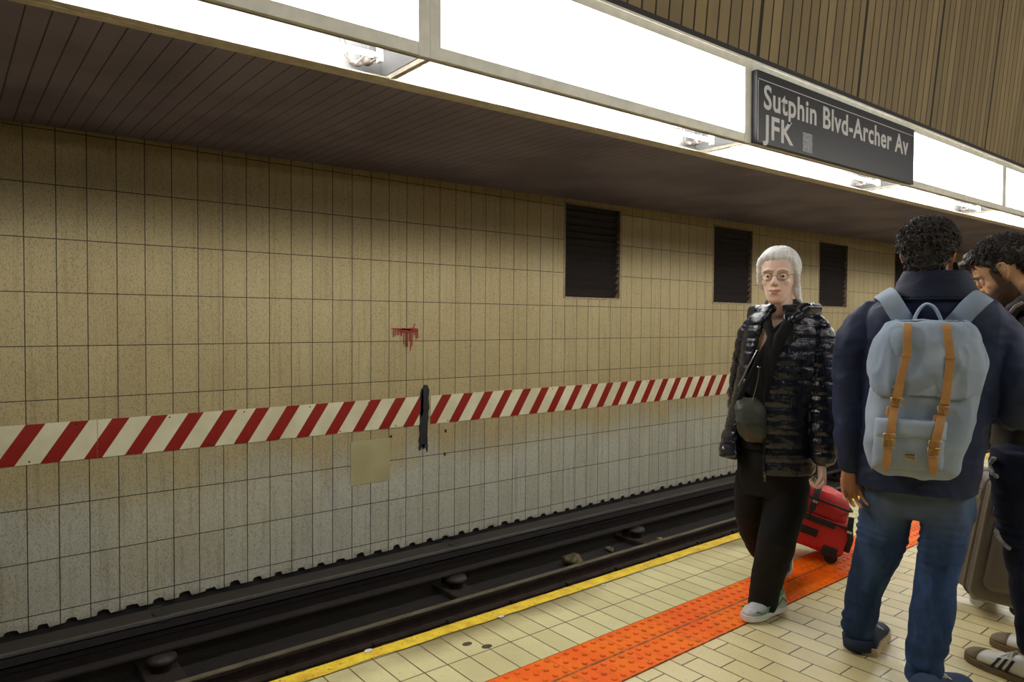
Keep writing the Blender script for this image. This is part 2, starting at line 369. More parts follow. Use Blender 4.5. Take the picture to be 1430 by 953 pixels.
# ================================================================== LIGHT TROUGH (long row of fluorescent light boxes)
POSTS = [-1.0+0.02, 2.135, 5.285, 8.43, 11.58, 14.72, 17.86, 21.0, 24.15]
def light_box(y0, y1, first, label, side=1, group='fluorescent light boxes along the platform edge', sign=None):
    """one bay between two posts; origin at its near lower face corner, bay runs along +y"""
    L = y1-y0
    root = empty('light_box', (FX, y0, FZ+SLOPE*y0), label, 'light', group, rot=(SLOPE, 0, 0))
    w = 0.08
    f = MB()
    f.box(-0.03, 0.0, 0, L, 0.0, 0.075); f.box(-0.03, 0.0, 0, L, 0.61, 0.69)
    f.box(-0.031, 0.003, 0.0, w*0.93, -0.004, 0.691); f.box(-0.031, 0.003, L-w*0.93, L, -0.004, 0.691)
    f.box(-0.03, 0.016, 0, L, 0.672, 0.692)
    f.build('face_frame', M['frame'], root, bevel=0.003)
    p = MB(); p.box(-0.022, -0.012, w*0.8, L-w*0.8, 0.07, 0.615); p.build('diffuser', M['panel'], root)
    h = MB(); D = FO-FX
    h.box(D, -0.03, 0, L, 0.22, 0.235); h.box(D, D+0.012, 0, L, 0.04, 0.235); h.box(-0.05, -0.03, 0, L, 0.0, 0.235)
    h.box(D, -0.03, 0, 0.01, 0.03, 0.235); h.box(D, -0.03, L-0.01, L, 0.03, 0.235)
    h.build('reflector', M['reflector'], root)
    lp = MB(); lp.box(D-0.03, D+0.10, 0, L, -0.004, 0.006); lp.box(D-0.0, D+0.045, 0, L, -0.009, -0.0045); lp.build('outer_lip', M['trimcream'], root, bevel=0.004)
    cb = MB()
    cb.box(D+0.02, -0.03, 0.0, 0.032, 0.002, 0.05); cb.box(D+0.02, -0.03, 0.036, 0.052, 0.012, 0.05)
    cb.build('cross_bar', M['trimcream'], root, bevel=0.003)
    for tx, nm in ((-0.075, 0), (-0.25, -0.78)):
        t = MB(); t.tube([(tx, 0.12, 0.079+0.05*nm), (tx, L-0.22, 0.079+0.05*nm)], 0.016, n=12); t.build('fluorescent_tube', M['tube'], root, smooth=True)
        s = MB(); s.cyl((tx, L-0.22, 0.079+0.05*nm), (tx, L-0.19, 0.079+0.05*nm), 0.017); s.box(tx-0.018, tx+0.018, L-0.19, L-0.165, 0.045+0.05*nm, 0.2)
        s.build('lamp_holder', M['frame'], root)
    wr = MB()
    wr.tube([(D+0.09, L-0.30, 0.20), (D+0.08, L-0.27, 0.06), (D+0.10, L-0.21, 0.035), (D+0.16, L-0.16, 0.05), (D+0.24, L-0.13, 0.07), (D+0.30, L-0.15, 0.14), (D+0.31, L-0.2, 0.2)], 0.006, n=8)
    wr.tube([(D+0.13, L-0.36, 0.2), (D+0.11, L-0.30, 0.07), (D+0.12, L-0.24, 0.03), (D+0.2, L-0.2, 0.09), (D+0.26, L-0.22, 0.2)], 0.005, n=8)
    wr.ball((D+0.10, L-0.23, 0.045), (0.03, 0.045, 0.022)); wr.box(D+0.10, D+0.16, L-0.2, L-0.15, 0.04, 0.09)
    wr.build('loose_wiring', plain('grey_wire', srgb(120, 112, 104), 0.5), root, smooth=True)
    return root
where = ['light box nearest the camera above the left end of the picture', 'long light box left of the station name sign',
         'light box behind the black station name sign', 'light box just right of the station name sign',
         'light box second past the station name sign', 'small far light box above the men, third past the sign']
for i in range(len(POSTS)-1):
    lab = 'white-framed glowing fluorescent ' + (where[i] if i < len(where) else 'light box far down the platform beyond the men')
    light_box(POSTS[i], POSTS[i+1], False, lab)
# unseen row of light boxes, added behind the camera to brighten the people
M['tube_added'] = emit('lit_tube_added', (1.0, 0.985, 0.95, 1), 60.0); M['panel_added'] = emit('lit_diffuser_added', (1.0, 0.985, 0.95, 1), 9.0)
def added_lights():
    for i in range(0, 7):
        y0 = POSTS[i]
        r = light_box(y0, POSTS[i+1], False, 'white-framed fluorescent light box added unseen behind the camera', group='unseen fluorescent light boxes added behind the camera')
        r.location = (3.4, POSTS[i+1], FZ+SLOPE*y0+1.6); r.rotation_euler = (-SLOPE, 0, math.pi)  # raised so the track-side trough keeps this added light off the upper wall
        for ch in r.children:
            if ch.name.startswith('diffuser'): ch.data.materials[0] = M['panel_added']
            if ch.name.startswith('fluorescent_tube'): ch.data.materials[0] = M['tube_added']
added_lights()

# ================================================================== STATION NAME SIGN
def sign():
    ys, ye, zb, zt = 5.30, 8.42, 2.855, 3.452
    L = ye-ys; H = 0.60
    root = empty('station_sign', (FX+0.03, ys, FZ+SLOPE*ys+0.0), 'black station name sign reading Sutphin Blvd-Archer Av JFK in white', 'sign', rot=(SLOPE, 0, 0))
    m = plain('sign_enamel', srgb(34, 34, 38), 0.35, var=0.1, nscale=4)
    b = MB(); b.box(-0.02, 0.028, 0, L, 0, H); b.build('sign_board', m, root, bevel=0.003)
    wt = plain('sign_white', srgb(214, 214, 216), 0.5, var=0.04)
    b = MB(); b.box(0.028, 0.0292, 0.02, L, 0.525, 0.5315); b.box(0.028, 0.0292, 0.012, 0.020, 0.02, 0.515)
    b.build('white_line', wt, root)
    def text(s, y, z, wd, ht, name):
        cu = bpy.data.curves.new(name, 'FONT'); cu.body = s; cu.offset = 0.022; cu.resolution_u = 4; cu.extrude = 0.0; cu.space_character = 1.06
        o = bpy.data.objects.new(name, cu); C.objects.link(o)
        dg = bpy.context.evaluated_depsgraph_get(); me = bpy.data.meshes.new_from_object(o.evaluated_get(dg)); bpy.data.objects.remove(o)
        xs = [v.co.x for v in me.vertices]; x0, x1 = min(xs), max(xs)
        # cap height of the built-in face is about 0.69
        for v in me.vertices:
            px, py = (v.co.x-x0)/(x1-x0)*wd, v.co.y/0.69*ht
            v.co = Vector((0.0297, y+px, z+py))
        return link(name, me, wt, root)
    text('Sutphin Blvd-Archer Av', 0.10, 0.300, L-0.26, 0.192, 'lettering_station_name')
    text('JFK', 0.09, 0.055, 0.49, 0.190, 'lettering_airport')
    # small pale sticker
    b = MB(); b.box(0.028, 0.0295, 0.74, 0.905, 0.03, 0.20); b.build('sticker', plain('sticker_paper', srgb(178, 180, 190), 0.6, var=0.5, nscale=60), root, label='small pale worn sticker')
sign()

# ================================================================== WALL FITTINGS
def vent(i, y0, y1):
    lab = ['nearest dark louvred vent high in the tiled wall, left of the woman', 'dark louvred vent in the wall directly behind the white-haired woman',
           'dark louvred vent between the woman and the man with the backpack', 'dark louvred vent hidden behind the head of the man with the backpack',
           'dark louvred vent seen between the heads of the two men', 'farthest dark louvred vent behind the bearded man'][i]
    root = empty('wall_vent', (WX, y0, VZ0), lab, 'vent', 'louvred vents high in the tiled wall')
    L, H = y1-y0, VZ1-VZ0+0.02
    f = MB(); w = 0.022
    f.box(-0.10, 0.008, 0, w, 0, H); f.box(-0.10, 0.008, L-w, L, 0, H); f.box(-0.10, 0.012, 0, L, 0, w); f.box(-0.10, 0.008, 0, L, H-w, H)
    f.build('vent_frame', plain('vent_frame_paint', srgb(140, 122, 90), 0.5, var=0.4, nscale=12), root, bevel=0.002)
    n = 13; pitch = (H-0.05)/n
    for k in range(n):
        z = 0.04+k*pitch; s = MB()
        Mx = Matrix.Translation((-0.05, 0, z+pitch/2)) @ Matrix.Rotation(R(-52), 4, 'Y')
        s.box(-0.056, 0.056, w, L-w, -0.003, 0.003, M=Mx); s.build('louvre_blade', M['vblade'], root)
    c = MB()
    for k in range(3, 9): z = 0.055+k*pitch; c.box(-0.03, 0.002, L-w-0.03, L-w, z-0.006, z+0.006)
    c.build('blade_clips', plain('clip_metal', srgb(120, 110, 96), 0.4, metal=0.5), root)
    b = MB(); b.box(-0.14, -0.13, 0, L, 0, H); b.build('backing', M['black_metal'], root)
M['vblade'] = plain('vent_blade', srgb(40, 34, 32), 0.55, var=0.3, nscale=8)
for i, (a0, a1) in enumerate(VENT): vent(i, a0, a1)

def stripe_mat():
    a = N('hazard_stripes', 0.35, spec=0.5); X = a.xyz()
    q = a.math('FRACT', a.math('DIVIDE', a.math('SUBTRACT', a.math('SUBTRACT', X[1], 4.6054), a.math('MULTIPLY', a.math('SUBTRACT', X[2], 0.208), 0.655)), 0.2885))
    red = a.math('MULTIPLY', a.mapr(q, 0.0, 0.012), a.mapr(q, 0.452, 0.440))
    n = a.mapr(a.noise(3, 4), 0.35, 0.65)
    wt = a.mix(n, srgb(182, 176, 142), srgb(198, 192, 160))
    a.color(a.mix(red, wt, a.mix(a.noise(30, 3), srgb(116, 18, 12), srgb(134, 24, 16)))); return a.m
M['stripe'] = stripe_mat()
for y0, y1, lab in ((-2.2, 0.95, 'nearest red and white diagonally striped board at the left end of the wall'), (0.955, 3.975, 'red and white diagonally striped board ending left of the black paint mark'),
                    (4.085, 7.1, 'red and white diagonally striped board starting right of the black paint mark'), (7.105, 10.1, 'red and white diagonally striped board ending behind the woman in the puffer jacket'), (10.105, 16.0, 'farthest red and white striped board hidden behind the people')):
    root = empty('warning_board', (WX, y0, 0.36), lab, 'warning board', 'striped warning boards along the tiled wall')
    b = MB(); b.box(WX+0.001, WX+0.008, y0, y1, 0.208, 0.514)
    o = b.build('striped_panel', M['stripe'], root); o.location = (-WX, -y0, -0.36)
    b = MB(); y = 0.22
    while y < y1-y0:
        b.ball((0.009, y, -0.13), (0.004, 0.007, 0.007), 8, 6); b.ball((0.009, y+0.31, 0.13), (0.004, 0.007, 0.007), 8, 6); y += 0.62
    b.build('screws', M['rust'], root)
def paint(name, pts, mat, lab, cat):
    """thin raised paint mark: outline list of (y, z) on the wall"""
    b = MB()
    for poly in pts:
        n = len(poly); fr = [(WX+0.0095, p[0], p[1]) for p in poly]; bk = [(WX+0.0005, p[0], p[1]) for p in poly]
        b.add(fr+bk, [tuple(range(n))]+[(i, i+n, (i+1) % n+n, (i+1) % n) for i in range(n)])
    return b.build(name, mat, label=lab, cat=cat)
def strip(y0, z0, y1, z1, w, n=14, rag=0.3, seed=0):
    L_, R_ = [], []; dy, dz = y1-y0, z1-z0; l = math.hypot(dy, dz); py, pz = -dz/l, dy/l
    for i in range(n+1):
        t = i/n; ww = w*(1-0.65*abs(2*t-1)**6)*(1+rag*noise.noise(Vector((t*7, seed, 0)))); wv = w*(1-0.65*abs(2*t-1)**6)*(1+rag*noise.noise(Vector((t*7, seed+5, 3))))
        L_.append((y0+dy*t+py*ww, z0+dz*t+pz*ww)); R_.append((y0+dy*t-py*wv, z0+dz*t-pz*wv))
    return L_+R_[::-1]
blk = plain('black_paint', srgb(24, 21, 20), 0.55, var=0.3, nscale=30)
paint('paint_mark', [strip(4.02, 0.635, 3.955+.03, -0.03, 0.052, 26, 0.35, 1), strip(3.975, 0.6, 3.97, 0.3, 0.02, 12, 0.8, 4), strip(3.955, 0.0, 3.95, -0.065, 0.012, 6, 0.5, 7),
                     strip(4.035, 0.1, 4.04, -0.09, 0.010, 8, 0.5, 8), strip(3.995, 0.0, 4.0, -0.05, 0.02, 6, 0.6, 9)], blk, 'vertical smear of black paint across the striped warning boards', 'paint mark')
redp = plain('red_paint', srgb(142, 26, 18), 0.55, var=0.2, nscale=30)
drips = [strip(3.70, 1.215, 3.925, 1.225, 0.024, 14, 0.5, 2), strip(3.60, 1.24, 3.86, 1.225, 0.008, 10, 0.5, 3), strip(3.86, 1.21, 3.885, 1.295, 0.004, 6, 0.3, 4)]
for k in range(15):
    y = 3.63+k*0.0205; drips.append(strip(y, 1.225, y+random.uniform(-.01, .008), 1.18-(0.17 if 5 < k < 12 else 0.05)*random.random()-0.01, 0.0035, 6, 0.5, k+20))
paint('graffiti_mark', drips, redp, 'small red graffiti smear with drips high on the tiled wall', 'graffiti')
b = MB(); b.box(WX-0.002, WX+0.006, 3.15, 3.592, -0.335, 0.105)
b.build('access_panel', plain('panel_paint', srgb(158, 148, 106), 0.5, var=0.15, nscale=4), label='flat cream square access panel in the wall under the striped board', cat='panel', bevel=0.002)
for (y, z), lab in (((4.28, 0.115), 'upper of two small brown stud marks right of the black paint'), ((4.27, -0.14), 'lower of two small brown stud marks right of the black paint')):
    b = MB(); b.ball((WX+0.004, y, z), (0.008, 0.014, 0.02), 10, 8); b.build('wall_stud', M['rust'], label=lab, cat='stud', group='small studs in the tiled wall')
b = MB(); b.cyl((WX, 3.60, 0.12), (WX+0.02, 3.60, 0.12), 0.011, 10); b.build('wall_bolt', M['rust'], label='small dark bolt above the top right corner of the access panel', cat='bolt')

# ================================================================== TRACK
def rail(x, name, lab, top=-1.12, mat=None):
    root = empty(name, (x, 0, top), lab, 'rail', 'running rails')
    b = MB(); prof = [(-.065, -.15), (.065, -.15), (.065, -.135), (.012, -.12), (.010, -.045), (.034, -.03), (.034, -.008), (-.034, -.008), (-.034, -.03), (-.010, -.045), (-.012, -.12), (-.065, -.135)]
    b.loft([[(p[0], y, p[1]) for p in prof] for y in (Y0, Y1)]); b.build('rail_body', M['rust'], root)
    b = MB(); b.box(-0.031, 0.031, Y0, Y1, -.009, 0.0); b.build('rail_head', mat or M['railtop'], root, bevel=0.006)
    y = 2.475-0.7*5
    while y < 20:
        b = MB(); b.box(-.15, .15, -.1, .1, -.162, -.1505); b.box(-.10, -.05, -.03, .03, -.152, -.115); b.box(.05, .10, -.03, .03, -.152, -.115)
        o = b.build('rail_plate', M['rust'], root); o.location.y = y+.175; y += 0.70
rail(-5.03, 'running_rail', 'steel running rail with shiny top seen beyond the yellow platform edge')
rail(-3.55, 'running_rail', 'near steel running rail tucked below the platform edge')
b0 = None; k = 0
y = 2.475-0.70*7
while y < 26:
    b = MB(); b.box(-5.38, -4.70, y+0.0, y+0.35, BED-0.02, -1.285)
    if b0 is None:
        o = b.build('track_tie', M['tie'], bevel=0.012, label='dark timber tie block under the rail beyond the platform edge', cat='railroad tie', group='timber tie blocks under the far rail'); b0 = o; y_first = y
    else:
        o = b0.copy(); C.objects.link(o); o.location.y = y-y_first
    y += 0.70
b = MB(); y = 2.475-0.70*7
b.box(-4.72, -4.28, Y0, Y1, BED, -1.285); b.build('trackbed_walkway', plain('brown_trackbed', srgb(62, 46, 36), 0.9, var=0.5, nscale=7, bump=0.6, bscale=30, bdist=0.01), label='long brown dusty concrete bed beside the rail', cat='track bed', kind='structure') if False else None
# third rail with cover board
root = empty('third_rail', (-5.72, 0, -0.9), 'covered third rail running along the foot of the tiled wall', 'third rail')
b = MB(); b.box(-.11, .10, Y0, Y1, -.018, .018); b.build('cover_board', M['cover'], root, bevel=0.006)
b = MB(); b.box(.088, .106, Y0, Y1, -.006, .021); b.build('cover_edge', plain('highlit_board_edge', srgb(84, 80, 76), .5, var=.3, nscale=5), root, bevel=.003)  # paler strip stands in for the highlight along the board's near edge
b = MB(); b.box(.085, .10, Y0, Y1, -.075, -.022); b.box(-.125, -.11, Y0, Y1, -.2, .0); b.build('cover_skirt', M['concrete'], root, bevel=0.003)
b = MB(); prof = [(-.07, -.26), (.07, -.26), (.07, -.245), (.015, -.225), (.012, -.16), (.04, -.145), (.04, -.105), (-.04, -.105), (-.04, -.145), (-.012, -.16), (-.015, -.225), (-.07, -.245)]
b.loft([[(p[0], y, p[1]) for p in prof] for y in (Y0, Y1)]); b.build('conductor_rail', plain('dark_rail_steel', srgb(38, 30, 26), .6, var=.4), root)
y = 1.24-2.66
while y < 26:
    b = MB(); b.box(-.02, .035, y-.05, y+.05, .018, .028); b.box(-.14, -.125, y-.05, y+.05, -.4, .02); b.box(.02, .102, y-.045, y+.045, -.03, .024); b.build('bracket', M['black_metal'], root, bevel=0.003)
    b = MB(); b.loft([[(.05+r*math.cos(t*math.pi/10), y+r*math.sin(t*math.pi/10), z) for t in range(20)] for r, z in ((.05, -.42), (.07, -.40), (.075, -.34), (.10, -.335), (.11, -.315), (.10, -.29), (.06, -.27))]); b.build('insulator', M['ceramic'], root, smooth=True)
    b = MB(); b.box(-.2, .30, y-.13, y+.13, -.48, -.40); b.build('support_block', M['tie'], root, bevel=0.012)
    y += 2.66
# litter between the rails
def crumple(name, pos, r, c, lab, cat, seed, flat=0.45):
    b = MB(); b.ball((0, 0, 0), (r, r*0.7, r*flat), 18, 12); b.v = [p*(1+0.55*nz(p, 1.6/r, seed)) for p in b.v]
    o = b.build(name, plain('litter_'+str(seed), c, 0.7, var=0.4, nscale=40), label=lab, cat=cat); o.location = pos; return o
crumple('paper_scrap', (-5.52, 5.35, BED+0.06), 0.13, srgb(98, 86, 54), 'crumpled tan paper bag lying between third rail and running rail', 'litter', 3)
crumple('paper_scrap', (-5.62, 6.05, BED+0.02), 0.06, srgb(96, 90, 70), 'small grey paper scrap beyond the tan paper bag', 'litter', 5)
crumple('paper_scrap', (-5.75, 8.9, BED+0.02), 0.05, srgb(150, 152, 160), 'tiny pale wrapper far down beside the third rail', 'litter', 6)
crumple('paper_scrap', (-5.45, 6.75, BED+0.05), 0.05, srgb(150, 140, 100), 'tiny cream scrap next to the rail joint', 'litter', 8)
for (x, y, r, c, lab) in ((-2.447, 1.93, 0.012, srgb(235, 232, 220), 'white paint chip on the yellow edge nearest the camera'), (-2.528+.01, 1.31, .014, srgb(235, 230, 215), 'white fleck on the outer rim of the yellow edge'),
                     (-2.43, 2.12+.45, .009, srgb(240, 238, 228), 'white chip beside the middle of the yellow edge'), (-2.44, 2.88, .007, srgb(232, 225, 190), 'tiny pale chip on the inner rim of the yellow edge')):
    b = MB(); b.ball((0, 0, 0), (r, r*1.3, 0.004), 10, 6); o = b.build('paint_chip', plain('chip', c, .6), label=lab, cat='paint chip', group='paint chips along the yellow edge'); o.location = (x, y, 0.005)
for (x, y, r, lab) in ((-2.33, 1.66, 0.016, 'left of two dark gum spots near the bottom of the platform tiles'), (-2.262, 1.71, 0.017, 'right of two dark gum spots near the bottom of the platform tiles')):
    b = MB(); b.ball((0, 0, 0), (r, r*1.4, 0.002), 14, 6); o = b.build('gum_spot', plain('gum', srgb(70, 58, 44), .7), label=lab, cat='gum', group='gum spots on the platform tiles'); o.location = (x, y, 0.001)

# ================================================================== TACTILE STRIP
b = MB(); X0, X1 = -2.037, -1.728
b.box(X0, X1, Y0, Y1-0.1, -0.01, 0.005)
def dome(x, y):
    rings = [[(x+r*math.cos(k*math.pi/4), y+r*math.sin(k*math.pi/4), z) for k in range(8)] for r, z in ((.0125, .0045), (.0105, .0085), (.0065, .0103))]
    vs = [p for q in rings for p in q]; fs = [(i*8+j, i*8+(j+1) % 8, (i+1)*8+(j+1) % 8, (i+1)*8+j) for i in range(2) for j in range(8)]+[tuple(range(16, 24))]
    b.add(vs, fs)
y = 0.9; k = 0
while y < 14:
    for i in range(6): dome(X0+0.027+i*0.0515-(0.0 if i < 3 else -0.0), y+0.0)
    y += 0.0508
b.build('tactile_strip', M['orange'], label='orange rubber warning strip with raised domes set along the platform tiles', cat='tactile paving', smooth=False, fix=False)

# ================================================================== PEOPLE AND LUGGAGE : tools
def ray(u, v): return _fw + CR*((u-715)/FPX) - CU*((v-476.5)/FPX)
def H(u, v, D):
    """point seen at (u, v), at plan distance D (metres) from the camera position"""
    d = ray(u, v); return CAM + d*(D/math.hypot(d.x, d.y))
def basis(u, D=3.0):
    d = ray(u, 455); d.z = 0; d.normalize(); return Vector((d.y, -d.x, 0)), d     # screen right, away
def az(u): return math.atan((u-715)/FPX)
def keys(rows, n):
    """Catmull-Rom resampling of a table of tuples, n steps per span"""
    out = []; m = len(rows)
    for i in range(m-1):
        p0, p1, p2, p3 = rows[max(i-1, 0)], rows[i], rows[i+1], rows[min(i+2, m-1)]
        for k in range(n):
            t = k/n; out.append(tuple(0.5*((2*b)+(-a+c)*t+(2*a-5*b+4*c-d)*t*t+(-a+3*b-3*c+d)*t**3) for a, b, c, d in zip(p0, p1, p2, p3)))
    out.append(tuple(rows[-1])); return out
def ering(uL, uR, v, D, th, n=32, e=2.3, yaw=0.0, a0=0.0, a1=360.0, grow=0.0, tilt=0.0):
    """horizontal (super)elliptic ring whose outline spans uL..uR on the picture; th = full thickness along the view; angle 90 faces the camera"""
    c = H((uL+uR)/2, v, D); rt, aw = basis((uL+uR)/2); rx = math.tan((az(uR)-az(uL))/2)*D+grow; ry = th/2+grow
    full = abs(a1-a0) >= 359.9; out = []
    for k in range(n):
        t = R(a0+(a1-a0)*k/(n if full else n-1)); cs, sn = math.cos(t), math.sin(t)
        x = math.copysign(abs(cs)**(2/e), cs)*rx; y = math.copysign(abs(sn)**(2/e), sn)*ry
        xx = x*math.cos(yaw)-y*math.sin(yaw); yy = x*math.sin(yaw)+y*math.cos(yaw)
        out.append(c+rt*xx-aw*yy+Vector((0, 0, tilt*yy)))
    return out
def mpp(u, D): return D/FPX/(1+((u-715)/FPX)**2)
def limb(mb, rows, n=20, squash=1.0, sub=3, up=None):
    """rows: (u, v, D, radius in pixels)"""
    rr = keys(rows, sub); pts = [H(r[0], r[1], r[2]) for r in rr]; rad = [r[3]*mpp(r[0], r[2]) for r in rr]
    rt, aw = basis(rows[0][0]); mb.tube(pts, [(q, q*squash) for q in rad], n, up=up or aw)
    return pts, rad
def frame(origin, fwd, up=Vector((0, 0, 1))):
    """local -Y looks along fwd, Z up"""
    y = -Vector(fwd).normalized(); x = y.cross(up).normalized(); z = x.cross(y)
    return Matrix(((x.x, y.x, z.x, origin[0]), (x.y, y.y, z.y, origin[1]), (x.z, y.z, z.z, origin[2]), (0, 0, 0, 1)))
def head_pieces(mb, F, female=False):
    sl = [(-.122, .018, -.060, -.030), (-.117, .030, -.076, -.018), (-.106, .040, -.086, .0), (-.092, .049, -.085, .018), (-.077, .055, -.089, .036), (-.066, .058, -.088, .048), (-.055, .061, -.091, .058), (-.035, .066, -.087, .072),
          (-.015, .069, -.084, .084), (.003, .072, -.083, .093), (.018, .074, -.090, .098), (.035, .0755, -.091, .101), (.055, .0755, -.088, .102), (.075, .071, -.080, .098), (.093, .060, -.062, .086), (.106, .043, -.038, .064), (.114, .022, -.012, .038)]
    if female: sl = [(z, w*(0.90 if z < -.05 else 0.95 if z < -.03 else 0.98), a*0.97, b*0.97) for z, w, a, b in sl]
    rings = []
    for z, w, a, b in sl:
        c, ry = (a+b)/2, (b-a)/2; r = []
        for k in range(28):
            t = 2*math.pi*k/28; cs, sn = math.cos(t), math.sin(t); e = 2.25
            r.append(F @ Vector((math.copysign(abs(cs)**(2/e), cs)*w, c+math.copysign(abs(sn)**(2/e), sn)*ry, z)))
        rings.append(r)
    mb.loft(rings)
    q = lambda *p: F @ Vector(p)
    mb.tube([q(0, -.080, .016), q(0, -.092, .0), q(0, -.102, -.016), q(0, -.106, -.028)], [.0085, .0085, .0100, .0125], 12)
    for sx in (-1, 1):
        mb.ball(q(sx*.0115, -.095, -.031), .0082, 10, 8)
        mb.tube([q(sx*.012, -.087, .024), q(sx*.034, -.0845, .027), q(sx*.052, -.070, .020)], [.0055, .0055, .005], 10)
        mb.ball(q(sx*.040, -.056, -.027), .0185, 12, 8)
        # ear: rim, lobe and root
        mb.tube([q(sx*.070, -.004, .004), q(sx*.078, .000, .020), q(sx*.084, .012, .026), q(sx*.088, .024, .018), q(sx*.086, .026, .002), q(sx*.081, .018, -.014), q(sx*.074, .006, -.026), q(sx*.070, .0, -.030)], [.005, .005, .005, .005, .005, .005, .006, .006], 8)
        mb.ball(q(sx*.074, .010, -.002), (.009, .012, .022), 10, 8, F.to_3x3().to_4x4())
    mb.tube([q(-.024, -.082, -.060), q(0, -.091, -.058), q(.024, -.082, -.060)], [.004, .006, .004], 10)
    mb.tube([q(-.020, -.080, -.073), q(0, -.089, -.074), q(.020, -.080, -.073)], [.004, .007, .004], 10)
def head_dent(F):
    I = F.inverted()
    def f(p):
        q = I @ p
        if q.z > .05 or q.z < -.1 or q.y > 0: return 0.0
        d = 0.0
        for sx in (-1, 1):
            r = math.hypot((q.x-sx*.031)/1.25, q.z-.002)
            if r < .019: d -= .0085*(1-(r/.019)**2)
        r = abs(q.z+.0662)
        if r < .005 and abs(q.x) < .023 and q.y < -.07: d -= .0035*(1-r/.005)
        return d
    return f
def face_parts(root, F, skinm, lipm, browm, iris, female=False, lid=.0030):
    q = lambda *p: F @ Vector(p)
    for sx in (-1, 1):
        b = MB(); b.ball(q(sx*.031, -.0715, .001), .0118, 18, 12); e = b.build('eye', M['eyewhite'], root, smooth=True)
        b = MB(); b.ball(q(sx*.0315, -.0812, .0), (.0062, .0022, .0062), 12, 8, F.to_3x3().to_4x4()); b.build('iris', iris, e, smooth=True)
        b = MB(); b.ball(q(sx*.031, -.0708, lid), (.0128, .0118, .0112), 18, 12, F.to_3x3().to_4x4()); b.ball(q(sx*.031, -.0705, -.0105), (.0135, .0118, .0072), 16, 10, F.to_3x3().to_4x4()); b.build('eyelid', skinm, e, smooth=True)
        b = MB(); b.tube([q(sx*.015, -.0935, .0235), q(sx*.028, -.094, .0270), q(sx*.045, -.086, .0235), q(sx*.053, -.078, .016)], [(.0028, .0018), (.0035, .002), (.003, .002), (.001, .001)], 8); b.build('eyebrow', browm, root, smooth=True)
    up_ = .003 if female else 0
    b = MB(); b.tube([q(-.023, -.0825, -.062+up_), q(-.010, -.0915, -.0605), q(0, -.0920, -.0618), q(.010, -.0915, -.0605), q(.023, -.0825, -.062+up_)], [.0012, .0028, .0028, .0028, .0012], 8)
    b.tube([q(-.021, -.0815, -.0655+up_), q(-.008, -.0912, -.0722), q(.008, -.0912, -.0722), q(.021, -.0815, -.0655+up_)], [.0016, .0046, .0046, .0016], 8)
    b.build('lips', lipm, root, smooth=True)
def hand(mb, wrist, dirv, palm, thumb, s=1.0, curl=(25, 35, 30), spread=4, tcurl=20):
    """wrist point, direction of the fingers, direction the palm faces, side the thumb is on"""
    d = Vector(dirv).normalized(); p = Vector(palm); p = (p-d*p.dot(d)).normalized(); t = d.cross(p); t = t if t.dot(Vector(thumb)) > 0 else -t
    w = Vector(wrist); mb.tube([w-d*.02*s, w+d*.015*s, w+d*.05*s, w+d*.088*s], [(.024*s, .018*s), (.029*s, .016*s), (.039*s, .0155*s), (.040*s, .0125*s)], 16, up=p)
    for i, (off, ln, r) in enumerate(((.029, .078, .0088), (.0095, .086, .0090), (-.0105, .080, .0086), (-.029, .063, .0076))):
        b0 = w+d*(.084-.006*(i == 3)-.002*(i == 0))*s+t*off*s; dd = (d+t*math.tan(R(spread*(1.5-i)))).normalized(); pts = [b0-dd*.03*s, b0]; a = 0; cur = b0
        for j, fr in enumerate((.46, .30, .24)):
            a += R(curl[j]*(1+.08*i)); v = dd*math.cos(a)+p*math.sin(a); cur = cur+v*ln*fr*s; pts.append(cur)
        mb.tube(pts, [r*s, r*s*1.05, r*s, r*s*.9, r*s*.75], 10)
    b0 = w+d*.022*s+t*.022*s; v1 = (d*.72+t*.62+p*.28).normalized(); v2 = (d*.90+t*.22+p*(.30+tcurl/60)).normalized(); v3 = (d*.92-t*.02+p*(.35+tcurl/40)).normalized()
    a = b0+v1*.042*s; b = a+v2*.034*s; c = b+v3*.026*s
    mb.tube([b0, a, b, c], [.0145*s, .0125*s, .0105*s, .0085*s], 10)
    return pts
